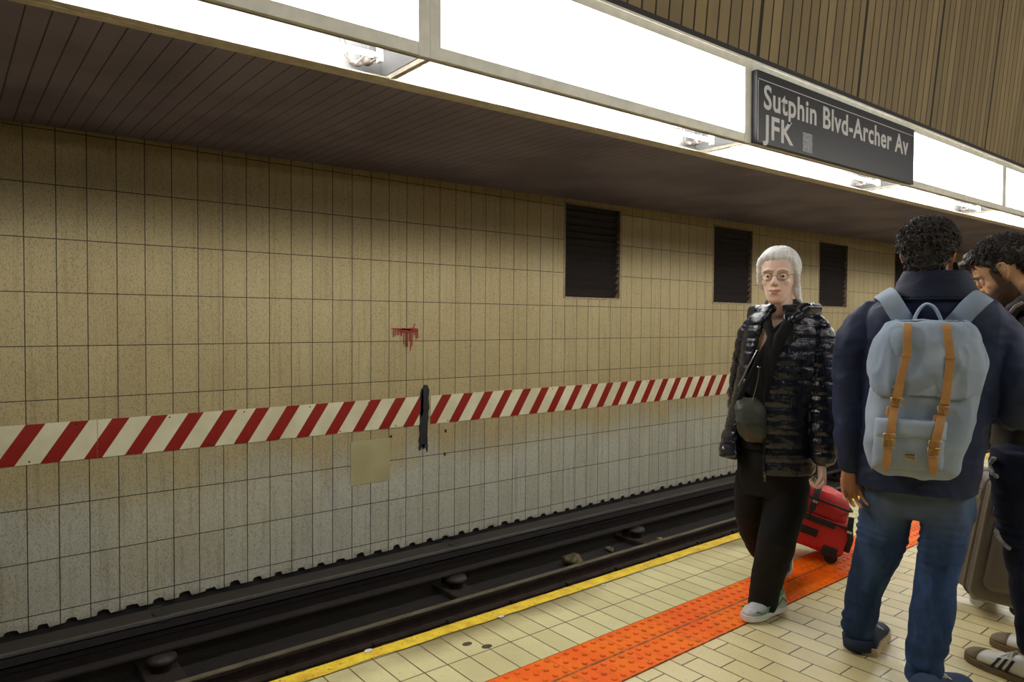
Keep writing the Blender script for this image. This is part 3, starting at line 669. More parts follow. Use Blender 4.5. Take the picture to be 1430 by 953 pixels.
def shoe(root, heel, toe, up_mat, sole_mat, lace_mat, w=.050, hgt=.085, pitch=0.0, roll=0.0, lift=0.0, sole_t=.026, stripes=None, toecap=None, side_trim=None, label=None, trimz=1):
    """shoe from heel to toe (floor points)"""
    h, t = Vector(heel), Vector(toe); L = (t-h).length; fx = (t-h).normalized(); fz = Vector((0, 0, 1)); fz = (fz-fx*fz.dot(fx)).normalized() if abs(fx.z) < .95 else Vector((fx.y, -fx.x, 0)).normalized()
    fy = fz.cross(fx); Mx = Matrix(((fx.x, fy.x, fz.x, h.x), (fx.y, fy.y, fz.y, h.y), (fx.z, fy.z, fz.z, h.z), (0, 0, 0, 1)))
    def rg(x, hw, z0, z1, n=20, e=2.6, cy=0.0, flat=True):
        out = []
        for k in range(n):
            a = 2*math.pi*k/n; cs, sn = math.cos(a), math.sin(a)
            y = math.copysign(abs(cs)**(2/e), cs)*hw*(1-(0.25*max(0, sn)) ); z = (z0+z1)/2+math.copysign(abs(sn)**(2/e), sn)*(z1-z0)/2
            out.append(Mx @ Vector((x*L, y+cy, z)))
        return out
    prof = keys([(.015, .62, .55), (.05, .70, .92), (.15, .72, 1.0), (.28, .72, .98), (.42, .80, .86), (.56, .94, .70), (.70, 1.0, .57), (.83, .93, .47), (.93, .70, .38), (.985, .38, .24)], 2)
    b = MB(); b.loft([rg(x, hw*w*.94, sole_t*.6, sole_t*.5+hh*hgt) for x, hw, hh in prof]); up = b.build('shoe', up_mat, root, smooth=True, label=label)
    b = MB(); out = []
    pr = keys([(0, .35), (.02, .66), (.10, .76), (.30, .74), (.50, .88), (.70, 1.03), (.85, .95), (.95, .66), (1.0, .25)], 3)
    for z, g in ((0, .95), (.004, 1.0), (sole_t*.9, 1.0), (sole_t, .96)):
        out.append([Mx @ Vector((x*L, hw*w*g, z)) for x, hw in pr]+[Mx @ Vector((x*L, -hw*w*g, z)) for x, hw in pr[::-1]])
    b.loft(out); b.build('sole', sole_mat, up, smooth=False, bevel=.002)
    b = MB()
    for i in range(6):
        x = .40+.045*i; z = sole_t*.5+hgt*(.98-.092*i)-.002
        b.tube([Mx @ Vector((x*L, -.024, z-.010)), Mx @ Vector((x*L+.004, -.008, z)), Mx @ Vector((x*L+.004, .008, z)), Mx @ Vector((x*L, .024, z-.010))], .0032, 8)
    for s_ in (-1, 1): b.tube([Mx @ Vector((.40*L, 0, hgt)), Mx @ Vector((.43*L, s_*.02, hgt+.006)), Mx @ Vector((.50*L, s_*.034, hgt*.86)), Mx @ Vector((.46*L, s_*.012, hgt*.95))], .0026, 8)
    b.build('laces', lace_mat, up, smooth=True)
    if toecap:
        b = MB(); pc = [q for q in prof if q[0] > .76]; b.loft([rg(x, hw*w*.955, sole_t*.6, sole_t*.5+hh*hgt+.0025) for x, hw, hh in pc]); b.build('toe_cap', toecap, up, smooth=True)
    if stripes:
        for i in range(3):
            for s_ in (-1, 1):
                b = MB(); rws = []
                for k in range(7):
                    f = k/6; x0 = .36+.075*i+.075*(1-f); pf = min(prof, key=lambda q: abs(q[0]-x0)); hw, hh = pf[1]*w, pf[2]*hgt
                    zz = sole_t+(hh*.62)*f; yy = hw*(.965-.16*f*f)
                    rws.append([Mx @ Vector(((x0+dx)*L, s_*(yy+dy), zz)) for dx, dy in ((-.017, -.004), (-.017, .0022), (.017, .0022), (.017, -.004))])
                b.loft(rws); b.build('stripe', stripes, up)
    if side_trim:
        for s_ in (-1, 1):
            b = MB(); pts = []
            for k in range(9):
                x0 = .05+.1*k; pf = min(prof, key=lambda q: abs(q[0]-x0)); pts.append(Mx @ Vector((x0*L, s_*pf[1]*w*.93, sole_t+pf[2]*hgt*(.28+.22*math.sin(k*1.7)))))
            b.tube(pts, .0045, 8); b.build('trim_band', side_trim, up, smooth=True)
        b = MB(); pts = [Mx @ Vector((x*L, y, z)) for x, y, z in ((.30, -.026, hgt*.93), (.2, -.033, hgt*1.03), (.08, -.024, hgt*1.08), (.03, 0, hgt*1.08), (.08, .024, hgt*1.08), (.2, .033, hgt*1.03), (.30, .026, hgt*.93))]
        b.tube(pts, .006, 8); b.build('collar_trim', side_trim, up, smooth=True)
    return up
def shell_of(me, F, test, off):
    """thin layer of growth standing on the skin where test(head coordinates) is true"""
    I = F.inverted(); keep = [test(I @ v.co) for v in me.vertices]; nm = {}; vs_ = []; nn = []
    fs = [tuple(p.vertices) for p in me.polygons if all(keep[i] for i in p.vertices)]
    for f in fs:
        for i in f:
            if i not in nm: nm[i] = len(vs_); vs_.append(me.vertices[i].co.copy()); nn.append(me.vertices[i].normal.copy())
    F2 = [tuple(nm[i] for i in f) for f in fs]; cnt = {}
    for f in F2:
        for a, b in zip(f, f[1:]+f[:1]): cnt[(a, b)] = 1
    k = len(vs_); out = [v+n*(off+.0012*nz(v, 220)) for v, n in zip(vs_, nn)]+[v-n*.001 for v, n in zip(vs_, nn)]
    g = F2+[tuple(i+k for i in f[::-1]) for f in F2]+[(b, a, a+k, b+k) for a, b in cnt if (b, a) not in cnt]
    m = bpy.data.meshes.new('growth'); m.from_pydata([tuple(v) for v in out], [], g); m.polygons.foreach_set('use_smooth', [True]*len(m.polygons)); m.update(); return m
def skin_mat(name, c, c2, stubble=False):
    a = N(name, 0.5, spec=0.4); base = a.mix(a.mapr(a.noise(9, 2), 0.3, 0.75), c, c2)
    if stubble:
        t = a.n('Attribute'); t.attribute_name = 'stubble'; base = a.mix(a.math('MULTIPLY', t.outputs['Fac'], a.mapr(a.noise(420, 2), .3, .6, .6, .95)), base, srgb(92, 68, 50))
    a.color(base); a.b.inputs['Subsurface Weight'].default_value = 0.12
    a.b.inputs['Subsurface Radius'].default_value = (0.012, 0.005, 0.003); a.bump(a.noise(180, 2), 0.12, 0.001); return a.m
M['skin_woman'] = skin_mat('skin_light', srgb(250, 218, 196), srgb(246, 204, 182))
M['skin_man'] = skin_mat('skin_warm', srgb(206, 150, 116), srgb(190, 126, 96))
M['skin_olive'] = skin_mat('skin_olive', srgb(214, 170, 128), srgb(196, 146, 106), True)
M['lips'] = plain('lips', srgb(206, 140, 124), 0.45, var=0.1)
M['eyewhite'] = plain('eye_white', srgb(226, 222, 214), 0.25, var=0.02)
M['iris'] = plain('iris_dark', srgb(46, 34, 26), 0.2, var=0.1)
def hair_mat(name, c, c2, rough=0.5, sc=(60, 60, 8)):
    a = N(name, rough, spec=0.4); a.color(a.mix(a.noise(1, 3, .6, a.scaled(*sc), .6), c, c2)); a.bump(a.noise(1, 3, .6, a.scaled(*[x*1.6 for x in sc]), 1.0), 0.6, 0.004); return a.m
M['hair_white'] = hair_mat('white_hair', srgb(255, 254, 252), srgb(238, 236, 232))
M['hair_dark'] = hair_mat('dark_curly_hair', srgb(30, 26, 24), srgb(66, 60, 56), 0.55, (60, 60, 50))
M['hair_black'] = hair_mat('dark_brown_hair', srgb(26, 22, 20), srgb(60, 50, 44), 0.5, (60, 60, 40))
def denim(name, a1, a2, fade=True):
    a = N(name, 0.8, spec=0.2); X = a.xyz()
    tw = a.noise(1, 2, .5, a.scaled(260, 260, 60)); b = a.mix(tw, srgb(*a1), srgb(*a2))
    b = a.mix(a.math('MULTIPLY', a.mapr(a.noise(1, 4, .6, a.scaled(14, 14, 4)), .4, .75), .55), b, srgb(*[min(255, int(v*1.35)+14) for v in a2]))
    if fade:
        w = a.mapr(X[2], .46, .72); b = a.mix(a.math('MULTIPLY', w, a.mapr(a.noise(5, 3), .35, .6, .2, .6)), b, srgb(104, 116, 128))
    a.color(b); a.bump(a.noise(1, 2, .5, a.scaled(300, 300, 90)), .25, .001); return a.m
M['denim'] = denim('blue_denim', (26, 42, 72), (42, 64, 98))
M['denim_dark'] = denim('dark_denim', (16, 20, 36), (28, 34, 56), False)
def cloth(name, c, rough=.75, var=.25, ns=6, b=.25, bs=350, spec=.3, coat=0): return plain(name, c, rough, var=var, nscale=ns, bump=b, bscale=bs, bdist=.0008, spec=spec, coat=coat)
M['navy'] = cloth('navy_jacket_cloth', srgb(36, 46, 76), .62, .3, 3)
M['navy_dark'] = cloth('navy_collar_cloth', srgb(24, 31, 52), .7)
def puffer_mat():
    a = N('glossy_black_nylon', .25, spec=.75); a.color(srgb(17, 22, 38))
    n1 = a.bump(a.noise(1, 3, .6, a.scaled(70, 70, 26), 1.2), .55, .005); a.bump(a.noise(1, 2, .5, a.scaled(160, 160, 70), .8), .35, .002, n1); return a.m
M['puffer'] = puffer_mat()
M['black_cloth'] = cloth('black_cloth', srgb(24, 24, 25), .8, .2)
M['trouser'] = cloth('black_trousers', srgb(26, 26, 27), .85, .2)
M['leather_black'] = plain('dark_jacket_leather', srgb(26, 22, 20), .5, var=.3, nscale=5)
M['zip'] = plain('zip_metal', srgb(190, 188, 180), .25, metal=1.0, var=.1)
M['brass'] = plain('brass', srgb(196, 164, 96), .3, metal=1.0, var=.15)
M['pack'] = None
def pack_mat():
    a = N('grey_blue_canvas', .8, spec=.25); b = a.mix(a.mapr(a.noise(3.5, 4), .35, .65), srgb(138, 152, 168), srgb(168, 182, 198))
    b = a.mix(a.math('MULTIPLY', a.mapr(a.noise(9, 4), .5, .7), .4), b, srgb(136, 148, 158)); a.color(b); a.bump(a.noise(420, 2), .4, .001); return a.m
M['pack'] = pack_mat()
M['tan'] = plain('tan_leather', srgb(190, 140, 84), .45, var=.22, nscale=16, bump=.2, bscale=160, bdist=.001)
M['sole_cream'] = plain('cream_rubber', srgb(206, 190, 156), .6, var=.2, nscale=30)
M['sole_gum'] = plain('gum_rubber', srgb(120, 98, 70), .6, var=.2, nscale=30)
M['white_leather'] = plain('white_leather', srgb(226, 222, 210), .45, var=.08)
M['suede'] = plain('grey_suede', srgb(134, 118, 94), .85, var=.2)
M['stripe_navy'] = plain('navy_stripe', srgb(26, 26, 44), .5, var=.1)
M['lace'] = plain('white_lace', srgb(236, 230, 218), .7, var=.1)
M['mesh_grey'] = plain('silver_mesh', srgb(196, 198, 200), .5, var=.25, nscale=40)
M['green'] = plain('green_trim', srgb(96, 160, 92), .5, var=.2)
M['sole_white'] = plain('white_foam', srgb(230, 230, 224), .6, var=.1)

# ================================================================== WOMAN IN THE PUFFER JACKET
def woman():
    g = H(1066, 868, 3.36); root = wroot('person', (g.x, g.y, 0), 'white-haired woman in glasses and open shiny black puffer jacket walking with one foot forward', 'person')
    rt, aw = basis(1085)
    face_dir = (-aw - rt*0.16 + Vector((0, 0, -0.02))).normalized()
    F = frame(H(1087, 387, 3.37), face_dir)
    # body: one continuous figure under the clothes
    b = MB(); head_pieces(b, F, True)
    limb(b, [(1090, 405, 3.40, 17), (1090, 430, 3.41, 17), (1090, 455, 3.42, 21)], 20)
    tr = [(1064, 1114, 446, 3.41, .13), (1050, 1134, 460, 3.40, .19), (1048, 1134, 482, 3.40, .215), (1050, 1130, 530, 3.40, .20), (1050, 1128, 570, 3.40, .19), (1042, 1128, 620, 3.40, .21), (1044, 1124, 660, 3.40, .20)]
    b.loft([ering(*r, n=28) for r in keys(tr, 3)])
    limb(b, [(1132, 462, 3.40, 14), (1142, 490, 3.37, 14), (1147, 550, 3.35, 12.5), (1148, 600, 3.32, 10.5), (1147, 638, 3.30, 8.5), (1147, 645, 3.30, 8.5)], 16)
    limb(b, [(1055, 462, 3.44, 14), (1042, 500, 3.48, 13), (1034, 550, 3.55, 12), (1036, 600, 3.66, 10), (1046, 640, 3.78, 8.5), (1050, 650, 3.80, 8)], 16)
    limb(b, [(1102, 640, 3.40, 20), (1099, 700, 3.37, 19), (1085, 755, 3.33, 15), (1074, 800, 3.34, 14), (1066, 846, 3.38, 10), (1064, 858, 3.37, 10)], 18)
    limb(b, [(1062, 640, 3.42, 22), (1046, 695, 3.42, 19), (1052, 742, 3.50, 15), (1072, 775, 3.72, 12), (1092, 768, 3.92, 9)], 16)
    hw = H(1147, 648, 3.30)
    hand(b, hw, Vector((0, 0, -1))+rt*.06-aw*.10, -rt*1.0-aw*.3, -aw, .92, (48, 62, 45), 3, 25)
    hw2 = H(1049, 650, 3.80)
    hand(b, hw2, Vector((0, 0, -1))+rt*.2, rt, -aw, .92, (60, 75, 60), 3, 30)
    me = fused(b, 'body', .0042, 3, .5, None); dent = head_dent(F); nr = [v.normal.copy() for v in me.vertices]
    for v in me.vertices:
        d = dent(v.co)
        if d: v.co = v.co + (F.to_3x3() @ Vector((0, -1, 0)))*d
    link('body', me, M['skin_woman'], root)
    face_parts(root, F, M['skin_woman'], M['lips'], plain('grey_brow', srgb(208, 190, 176), .7), plain('iris_grey', srgb(86, 92, 98), .2), True)
    q = lambda *p: F @ Vector(p)
    # glasses
    gl = MB()
    for sx in (-1, 1):
        gl.tube([q(sx*.032+.0235*math.cos(t*math.pi/10), -.0975+.010*abs(.8*sx*(sx*.032+.0235*math.cos(t*math.pi/10)))/.05, -.003+.0165*math.sin(t*math.pi/10)) for t in range(20)], .0014, 8, closed=True)
        gl.tube([q(sx*.055, -.089, .004), q(sx*.072, -.075, .006), q(sx*.078, -.02, .006), q(sx*.082, .012, .008), q(sx*.083, .024, -.008)], .0014, 8)
    gl.tube([q(-.009, -.097, .0), q(0, -.1005, .003), q(.009, -.097, .0)], .0014, 8)
    gb = gl.build('glasses_frame', plain('glasses_metal', srgb(140, 134, 128), .3, metal=.8), root, smooth=True)
    # hair: short and swept back, one lock to the shoulder
    hb = MB(); R3 = F.to_3x3().to_4x4()
    hb.ball(q(0, .024, .042), (.0875, .097, .092), 28, 20, R3); hb.ball(q(0, -.022, .086), (.064, .060, .040), 20, 14, R3)
    hb.ball(q(-.012, -.050, .088), (.050, .034, .026), 16, 12, R3)
    for sx in (-1, 1): hb.tube([q(sx*.062, -.050, .078), q(sx*.075, -.036, .048), q(sx*.079, -.018, .012), q(sx*.078, .010, -.022), q(sx*.070, .028, -.048)], [.014, .013, .011, .013, .010], 12)
    hb.tube([q(.0, .07, -.02), q(.0, .065, -.06), q(.012, .06, -.10)], [.06, .05, .03], 14); hb.tube([q(.064, .034, -.03), q(.078, .026, -.08), q(.096, .014, -.118)], [.022, .014, .006], 12)
    hm = fused(hb, 'hair', .0045, 5, .5, lambda p, n: .004*ridge(p, 60, 60, 14)+.0025*nz(p, 110))
    link('hair', hm, M['hair_white'], root)
    st = MB(); rnd = random.Random(3); up0 = q(0, .02, .042)
    for k in range(420):
        th = rnd.uniform(0, 2*math.pi); ph = rnd.uniform(.10, 1.35); pts = []
        for j in range(5):
            a = ph+.16*j; pts.append(F @ Vector((math.cos(th)*math.sin(a)*.092, .022+math.sin(th)*math.sin(a)*.101, .042+math.cos(a)*.098+.001*j)))
        if min((F.inverted() @ p).y for p in pts) < -.060: continue
        st.tube(pts, [.0014, .0022, .0022, .0018, .0008], 6)
    st.build('hair_strands', M['hair_white'], root, smooth=True)
    # trousers
    t = MB()
    t.loft([ering(*r, n=28) for r in keys([(1044, 1132, 600, 3.40, .24), (1036, 1134, 630, 3.40, .25), (1030, 1134, 660, 3.40, .25), (1036, 1130, 690, 3.39, .22)], 3)])
    limb(t, [(1103, 650, 3.38, 31), (1100, 690, 3.36, 31), (1092, 725, 3.33, 29.5), (1085, 755, 3.31, 28), (1077, 790, 3.34, 25.5), (1068, 825, 3.36, 22), (1064, 846, 3.37, 21.5)], 24, .95)
    limb(t, [(1056, 645, 3.42, 27), (1049, 690, 3.42, 24), (1048, 725, 3.46, 21), (1056, 755, 3.56, 19), (1072, 775, 3.72, 17), (1086, 772, 3.84, 15)], 22)
    def tw(p, n): return .004*ridge(p, 5, 5, 11)+.0035*nz(p, 9)+.002*nz(p, 28)-.003
    link('trousers', fused(t, 'trousers', .007, 5, .5, tw), M['trouser'], root)
    # top, scarf and neckline
    t = MB(); t.loft([ering(*r, n=30) for r in keys([(1060, 1122, 461, 3.43, .14), (1052, 1130, 472, 3.42, .19), (1047, 1134, 494, 3.40, .215), (1046, 1130, 530, 3.39, .23), (1040, 1130, 580, 3.38, .235), (1036, 1132, 625, 3.38, .25)], 3)])
    link('top', fused(t, 'top', .007, 3, .5, lambda p, n: .004*ridge(p, 18, 18, 6)+.002*nz(p, 30)), M['black_cloth'], root)
    s = MB(); S = lambda u, v, D: H(u, v, D)
    s.tube([S(1112, 424, 3.46), S(1108, 440, 3.34), S(1100, 455, 3.28), S(1090, 472, 3.265), S(1078, 500, 3.255), S(1068, 530, 3.255), S(1064, 565, 3.26)], [(.022, .018), (.026, .014), (.028, .012), (.026, .012), (.026, .011), (.030, .010), (.026, .008)], 16, up=-aw)
    s.tube([S(1074, 424, 3.48), S(1071, 440, 3.36), S(1072, 455, 3.30), S(1078, 470, 3.275), S(1074, 490, 3.262), S(1062, 520, 3.255), S(1050, 550, 3.262)], [(.014, .014), (.018, .012), (.018, .012), (.020, .010), (.026, .010), (.030, .009), (.024, .008)], 16, up=-aw)
    s.tube([S(1112, 424, 3.46), S(1092, 430, 3.52), S(1074, 424, 3.48)], [.022, .022, .018], 14)
    link('scarf', fused(s, 'scarf', .005, 3, .5, lambda p, n: .003*ridge(p, 40, 40, 8)), M['black_cloth'], root)
    z = MB(); z.tube([S(1057, 490, 3.235), S(1050, 503, 3.235), S(1041, 520, 3.238), S(1031, 539, 3.245)], [.0035, .0035, .0035, .003], 8); z.build('zipper', M['zip'], root, smooth=True)
    z = MB(); z.ball(S(1060, 513, 3.232), (.010, .010, .005), 10, 8); z.tube([S(1060, 514, 3.235), S(1058.5, 530, 3.235), S(1054, 548, 3.24), S(1050, 562, 3.245)], .0022, 8); z.build('zip_cord', M['zip'], root, smooth=True)
    # open quilted jacket: partial shell with real thickness
    J = [(1062, 1120, 428, 3.43, .17, 1078, 1094), (1052, 1134, 438, 3.42, .22, 1076, 1094), (1043, 1143, 452, 3.41, .25, 1066, 1094), (1038, 1148, 472, 3.41, .27, 1060, 1086), (1034, 1147, 500, 3.40, .285, 1052, 1073), (1028, 1144, 535, 3.40, .29, 1044, 1069),
         (1021, 1140, 570, 3.40, .295, 1036, 1068), (1013, 1138, 605, 3.40, .30, 1030, 1068), (1006, 1137, 630, 3.40, .305, 1029, 1068), (1003, 1136, 655, 3.40, .31, 1030, 1068)]
    rings = []; kk = keys(J, 6)
    for i, (uL, uR, v, D, th, o1, o2) in enumerate(kk):
        uc, hw = (uL+uR)/2, (uR-uL)/2; a_r = math.degrees(math.acos(max(-1, min(1, (o2-uc)/hw)))); a_l = math.degrees(math.acos(max(-1, min(1, (o1-uc)/hw))))
        A0, A1 = a_r, a_l-360                                         # from the zip edge round the back to the other flap
        def rr(g):
            o = ering(uL, uR, v, D, th, 90, 2.3, a0=A0, a1=A1, grow=g); return o
        ou, inn = rr(0.0), rr(-.018)
        f = i/(len(kk)-1)
        for k in range(90):                                            # the far flap hangs shorter
            s_ = sstep(.55, 1.0, k/89)*f**2*.066
            ou[k].z += s_; inn[k].z += s_
        rings.append(ou+inn[::-1])
    j = MB(); j.loft(rings)
    limb(j, [(1122, 449, 3.41, 18), (1140, 466, 3.39, 23), (1146, 500, 3.37, 24), (1149, 540, 3.35, 22.5), (1150, 580, 3.33, 20.5), (1150, 612, 3.31, 19), (1150, 637, 3.30, 17.5)], 26)
    limb(j, [(1062, 452, 3.43, 16), (1050, 468, 3.45, 19), (1043, 500, 3.48, 18.5), (1036, 545, 3.55, 18), (1036, 590, 3.66, 17), (1044, 628, 3.78, 14)], 24)
    # hood lying on the shoulders
    j.tube([H(1078, 432, 3.36), H(1060, 436, 3.40), H(1052, 440, 3.50), H(1085, 442, 3.60), H(1125, 438, 3.52), H(1136, 436, 3.42), H(1122, 434, 3.33), H(1108, 446, 3.29)], [(.014, .02), (.020, .028), (.03, .04), (.035, .05), (.034, .048), (.034, .040), (.026, .034), (.015, .02)], 18)
    def quilt(p, n):
        zz = p.z+.008*nz(p, 4)+.003*(nz(p, 11)); s_ = abs(math.sin(math.pi*zz/.060)); puff = .011*(s_**.5)*.62-.003
        cre = .0022*ridge(p, 24, 24, 60)*(1-s_*.5)+.0015*nz(p, 40)+.0022*ridge(p, 12, 12, 38, 3)
        return puff+cre
    link('puffer_jacket', fused(j, 'puffer_jacket', .0055, 2, .5, quilt), M['puffer'], root)
    z = MB(); kz = [k for k in kk if k[2] > 486]; z.tube([H(k[6]-1, k[2]+4, k[3]-math.sqrt(max(.0, 1-((k[6]-(k[0]+k[1])/2)/((k[1]-k[0])/2))**2))*k[4]/2-.012) for k in kz], .004, 8)
    zp = z.build('jacket_zipper', plain('dark_zip', srgb(60, 60, 66), .35, metal=.7), root, smooth=True)
    z = MB(); z.box(-.004, .004, -.002, .002, -.028, .0); z.box(-.006, .006, -.004, .004, -.004, .012); e = z.build('zip_pull', M['zip'], root, bevel=.001); e.matrix_parent_inverse = Matrix.Translation(-root.location); e.location = H(1068, 664, 3.235)
    z = MB(); z.ball(H(1010, 626, 3.30), (.007, .004, .007), 10, 8); z.build('snap_button', M['zip'], root, smooth=True)
    # running shoes
    h = H(1081, 866, 3.52); h.z = 0; t_ = H(1056, 868, 3.30); t_.z = 0
    d = (-aw*.80-rt*.62).normalized(); ctr = H(1067, 862, 3.35); ctr.z = .0106
    shoe(root, ctr-d*.125, ctr+d*.135, M['mesh_grey'], M['sole_white'], M['lace'], .047, .085, side_trim=M['green'], label='silver running shoe with green trim flat on the tiles')
    shoe(root, H(1101, 750, 3.98), H(1092, 808, 3.88), M['mesh_grey'], M['sole_white'], M['lace'], .046, .08, side_trim=M['green'], label='trailing running shoe with its toe down')
    # small bag across the body
    cb = wroot('crossbody_bag', H(1048, 590, 3.26), 'small grey-green crossbody bag at the waist of the white-haired woman', 'bag')
    b = MB(); rows = keys([(1030, 1060, 556, 3.27, .03), (1027, 1068, 568, 3.255, .065), (1028, 1070, 588, 3.25, .085), (1032, 1070, 606, 3.255, .075), (1042, 1068, 617, 3.265, .035)], 4); b.loft([ering(*r, n=28, e=2.6) for r in rows])
    olive = plain('olive_nylon', srgb(74, 76, 68), .5, var=.3, nscale=9)
    link('bag_body', fused(b, 'bag_body', .0045, 3, .5, lambda p, n: .003*ridge(p, 22, 22, 30)), olive, cb)
    b = MB(); b.tube([H(1029, 590, 3.222), H(1046, 594, 3.205), H(1066, 592, 3.21)], .0028, 8); b.build('bag_zipper', M['zip'] if False else plain('dark_zip_tape', srgb(40, 42, 38), .5), cb, smooth=True)
    b = MB(); b.tube([H(1032, 560, 3.25), H(1046, 530, 3.25), H(1062, 495, 3.25), H(1082, 462, 3.28), H(1100, 447, 3.32)], [(.011, .002)]*5, 10, up=-aw); b.build('bag_strap', M['black_cloth'], cb, smooth=True)
woman()

# ================================================================== MAN WITH THE BACKPACK
def man_back():
    g = H(1265, 935, 3.05); root = wroot('person', (g.x, g.y, 0), 'dark curly-haired man seen from behind in navy jacket and blue jeans', 'person')
    rt, aw = basis(1290)
    F = frame(H(1296, 361, 3.06), (aw+rt*.12+Vector((0, 0, -.08))).normalized())
    b = MB(); head_pieces(b, F)
    limb(b, [(1298, 380, 3.04, 26), (1300, 410, 3.03, 27), (1302, 440, 3.03, 32)], 22)
    tr = [(1262, 1345, 425, 3.04, .14), (1226, 1388, 440, 3.05, .19), (1216, 1388, 470, 3.05, .22), (1220, 1380, 530, 3.05, .22), (1218, 1366, 600, 3.05, .21), (1216, 1346, 650, 3.05, .18), (1218, 1344, 685, 3.06, .13)]
    b.loft([ering(*r, n=28) for r in keys(tr, 3)])
    limb(b, [(1222, 448, 3.04, 20), (1200, 490, 3.03, 19), (1192, 550, 3.03, 17), (1188, 600, 3.01, 14.5), (1187, 645, 2.99, 11), (1187, 652, 2.99, 11)], 16)
    limb(b, [(1385, 448, 3.06, 20), (1412, 500, 3.05, 19), (1420, 560, 3.02, 17), (1414, 590, 3.05, 15), (1400, 580, 3.12, 12), (1389, 563, 3.18, 10.5), (1387, 560, 3.195, 10)], 16)
    limb(b, [(1240, 680, 3.07, 24), (1234, 740, 3.09, 25), (1218, 800, 3.12, 21), (1206, 850, 3.15, 17), (1200, 900, 3.17, 13), (1202, 912, 3.17, 13)], 18)
    limb(b, [(1320, 680, 3.06, 24), (1318, 740, 3.03, 26), (1308, 800, 2.99, 23), (1302, 860, 2.96, 18), (1296, 930, 2.92, 14), (1294, 950, 2.92, 14)], 18)
    hand(b, H(1185, 652, 2.99), Vector((0, 0, -1))+rt*.10, rt*.55-aw*.85, aw+rt, .98, (14, 24, 20), 8, 10)
    hand(b, H(1388, 561, 3.19), aw*.25-rt*.9+Vector((0, 0, .35)), -rt-Vector((0, 0, -1)), Vector((0, 0, 1)), .95, (40, 55, 40), 3, 25)
    link('body', fused(b, 'body', .0045, 3, .5), M['skin_man'], root)
    face_parts(root, F, M['skin_man'], M['lips'], M['hair_dark'], M['iris'])
    q = lambda *p: F @ Vector(p); R3 = F.to_3x3().to_4x4()
    hb = MB(); hb.ball(q(0, .022, .056), (.097, .103, .092), 28, 20, R3); hb.ball(q(0, -.030, .090), (.072, .066, .046), 20, 14, R3); hb.ball(q(0, .062, -.022), (.068, .046, .060), 20, 14, R3)
    hb.ball(q(0, .048, .015), (.078, .072, .065), 20, 14, R3)
    link('hair', fused(hb, 'hair', .005, 2, .5, lambda p, n: .009*nz(p, 38)+.006*nz(p, 80, 2)), M['hair_dark'], root)
    curls(root, F, (0, .026, .054), (.0985, .1045, .0945), 1500, 5, lambda l: not (l.y < -.055 and l.z < .085) and not (abs(l.x) > .066 and l.z < .030 and l.y < .075) and l.z > -.06)
    curls(root, F, (0, .062, -.022), (.069, .049, .061), 420, 6, lambda l: l.y > .055 and l.z < .02, .85, 'nape_curls')
    # jacket
    j = MB(); tr = [(1246, 1364, 408, 3.04, .20), (1226, 1388, 420, 3.04, .24), (1206, 1402, 434, 3.04, .27), (1198, 1408, 455, 3.04, .285), (1197, 1402, 490, 3.04, .29), (1198, 1394, 540, 3.04, .285), (1196, 1381, 590, 3.04, .28), (1192, 1372, 640, 3.04, .285), (1190, 1367, 668, 3.04, .30), (1191, 1366, 682, 3.04, .305)]
    j.loft([ering(*r, n=40, e=2.5) for r in keys(tr, 4)])
    limb(j, [(1218, 444, 3.04, 27), (1196, 474, 3.03, 31), (1190, 520, 3.03, 28.5), (1187, 570, 3.02, 25), (1185, 610, 3.00, 21), (1185, 648, 2.99, 15.5)], 26)
    limb(j, [(1385, 446, 3.05, 30), (1410, 485, 3.04, 33), (1419, 540, 3.01, 31), (1415, 585, 3.04, 26), (1401, 580, 3.11, 18)], 26)
    def wr(p, n):
        return .006*ridge(p, 6, 6, 9)+.005*nz(p, 7)+.0035*ridge(p, 16, 16, 22, 5)-.006
    link('navy_jacket', fused(j, 'navy_jacket', .0065, 3, .5, wr), M['navy'], root)
    c = MB(); rings = []
    for uL, uR, v, D, th in keys([(1238, 1374, 418, 3.03, .25), (1247, 1364, 404, 3.03, .22), (1254, 1357, 390, 3.03, .185), (1261, 1350, 379, 3.03, .16)], 4): rings.append((ering(uL, uR, v, D, th, 50, 2.2, a0=-50, a1=230), ering(uL, uR, v, D, th, 50, 2.2, a0=-50, a1=230, grow=-.010)))
    c.loft([o+i[::-1] for o, i in rings])
    cm = fused(c, 'collar', .004, 3, .5, lambda p, n: .003*nz(p, 16)+.002*ridge(p, 10, 10, 30)); link('collar', cm, M['navy_dark'], root)
    c = MB(); rr_ = ering(1236, 1376, 419, 3.03, .258, 60, 2.2, a0=-50, a1=230); c.tube(rr_, .0045, 8); c.build('collar_seam', M['navy_dark'], root, smooth=True)
    # cuffs and hem band
    c = MB(); c.tube([H(1185, 641, 2.99), H(1185, 653, 2.99)], [.0372, .0358], 24, round_ends=False); c.build('cuff', M['navy_dark'], root, smooth=True)
    # jeans
    t = MB(); t.loft([ering(*r, n=34) for r in keys([(1202, 1358, 672, 3.04, .235), (1199, 1361, 690, 3.04, .225), (1198, 1362, 708, 3.04, .205), (1201, 1358, 722, 3.04, .17)], 4)])
    limb(t, [(1239, 705, 3.05, 40), (1235, 728, 3.06, 38.5), (1229, 760, 3.08, 36), (1217, 795, 3.11, 29.5), (1206, 830, 3.13, 26), (1201, 865, 3.15, 26.5), (1200, 886, 3.17, 24), (1202, 899, 3.17, 22)], 28, .95)
    limb(t, [(1321, 705, 3.03, 40), (1320, 728, 3.02, 38), (1315, 765, 3.0, 34.5), (1308, 800, 2.99, 31), (1304, 840, 2.97, 32.5), (1298, 880, 2.95, 32), (1292, 920, 2.93, 29), (1290, 948, 2.92, 28)], 28, .95)
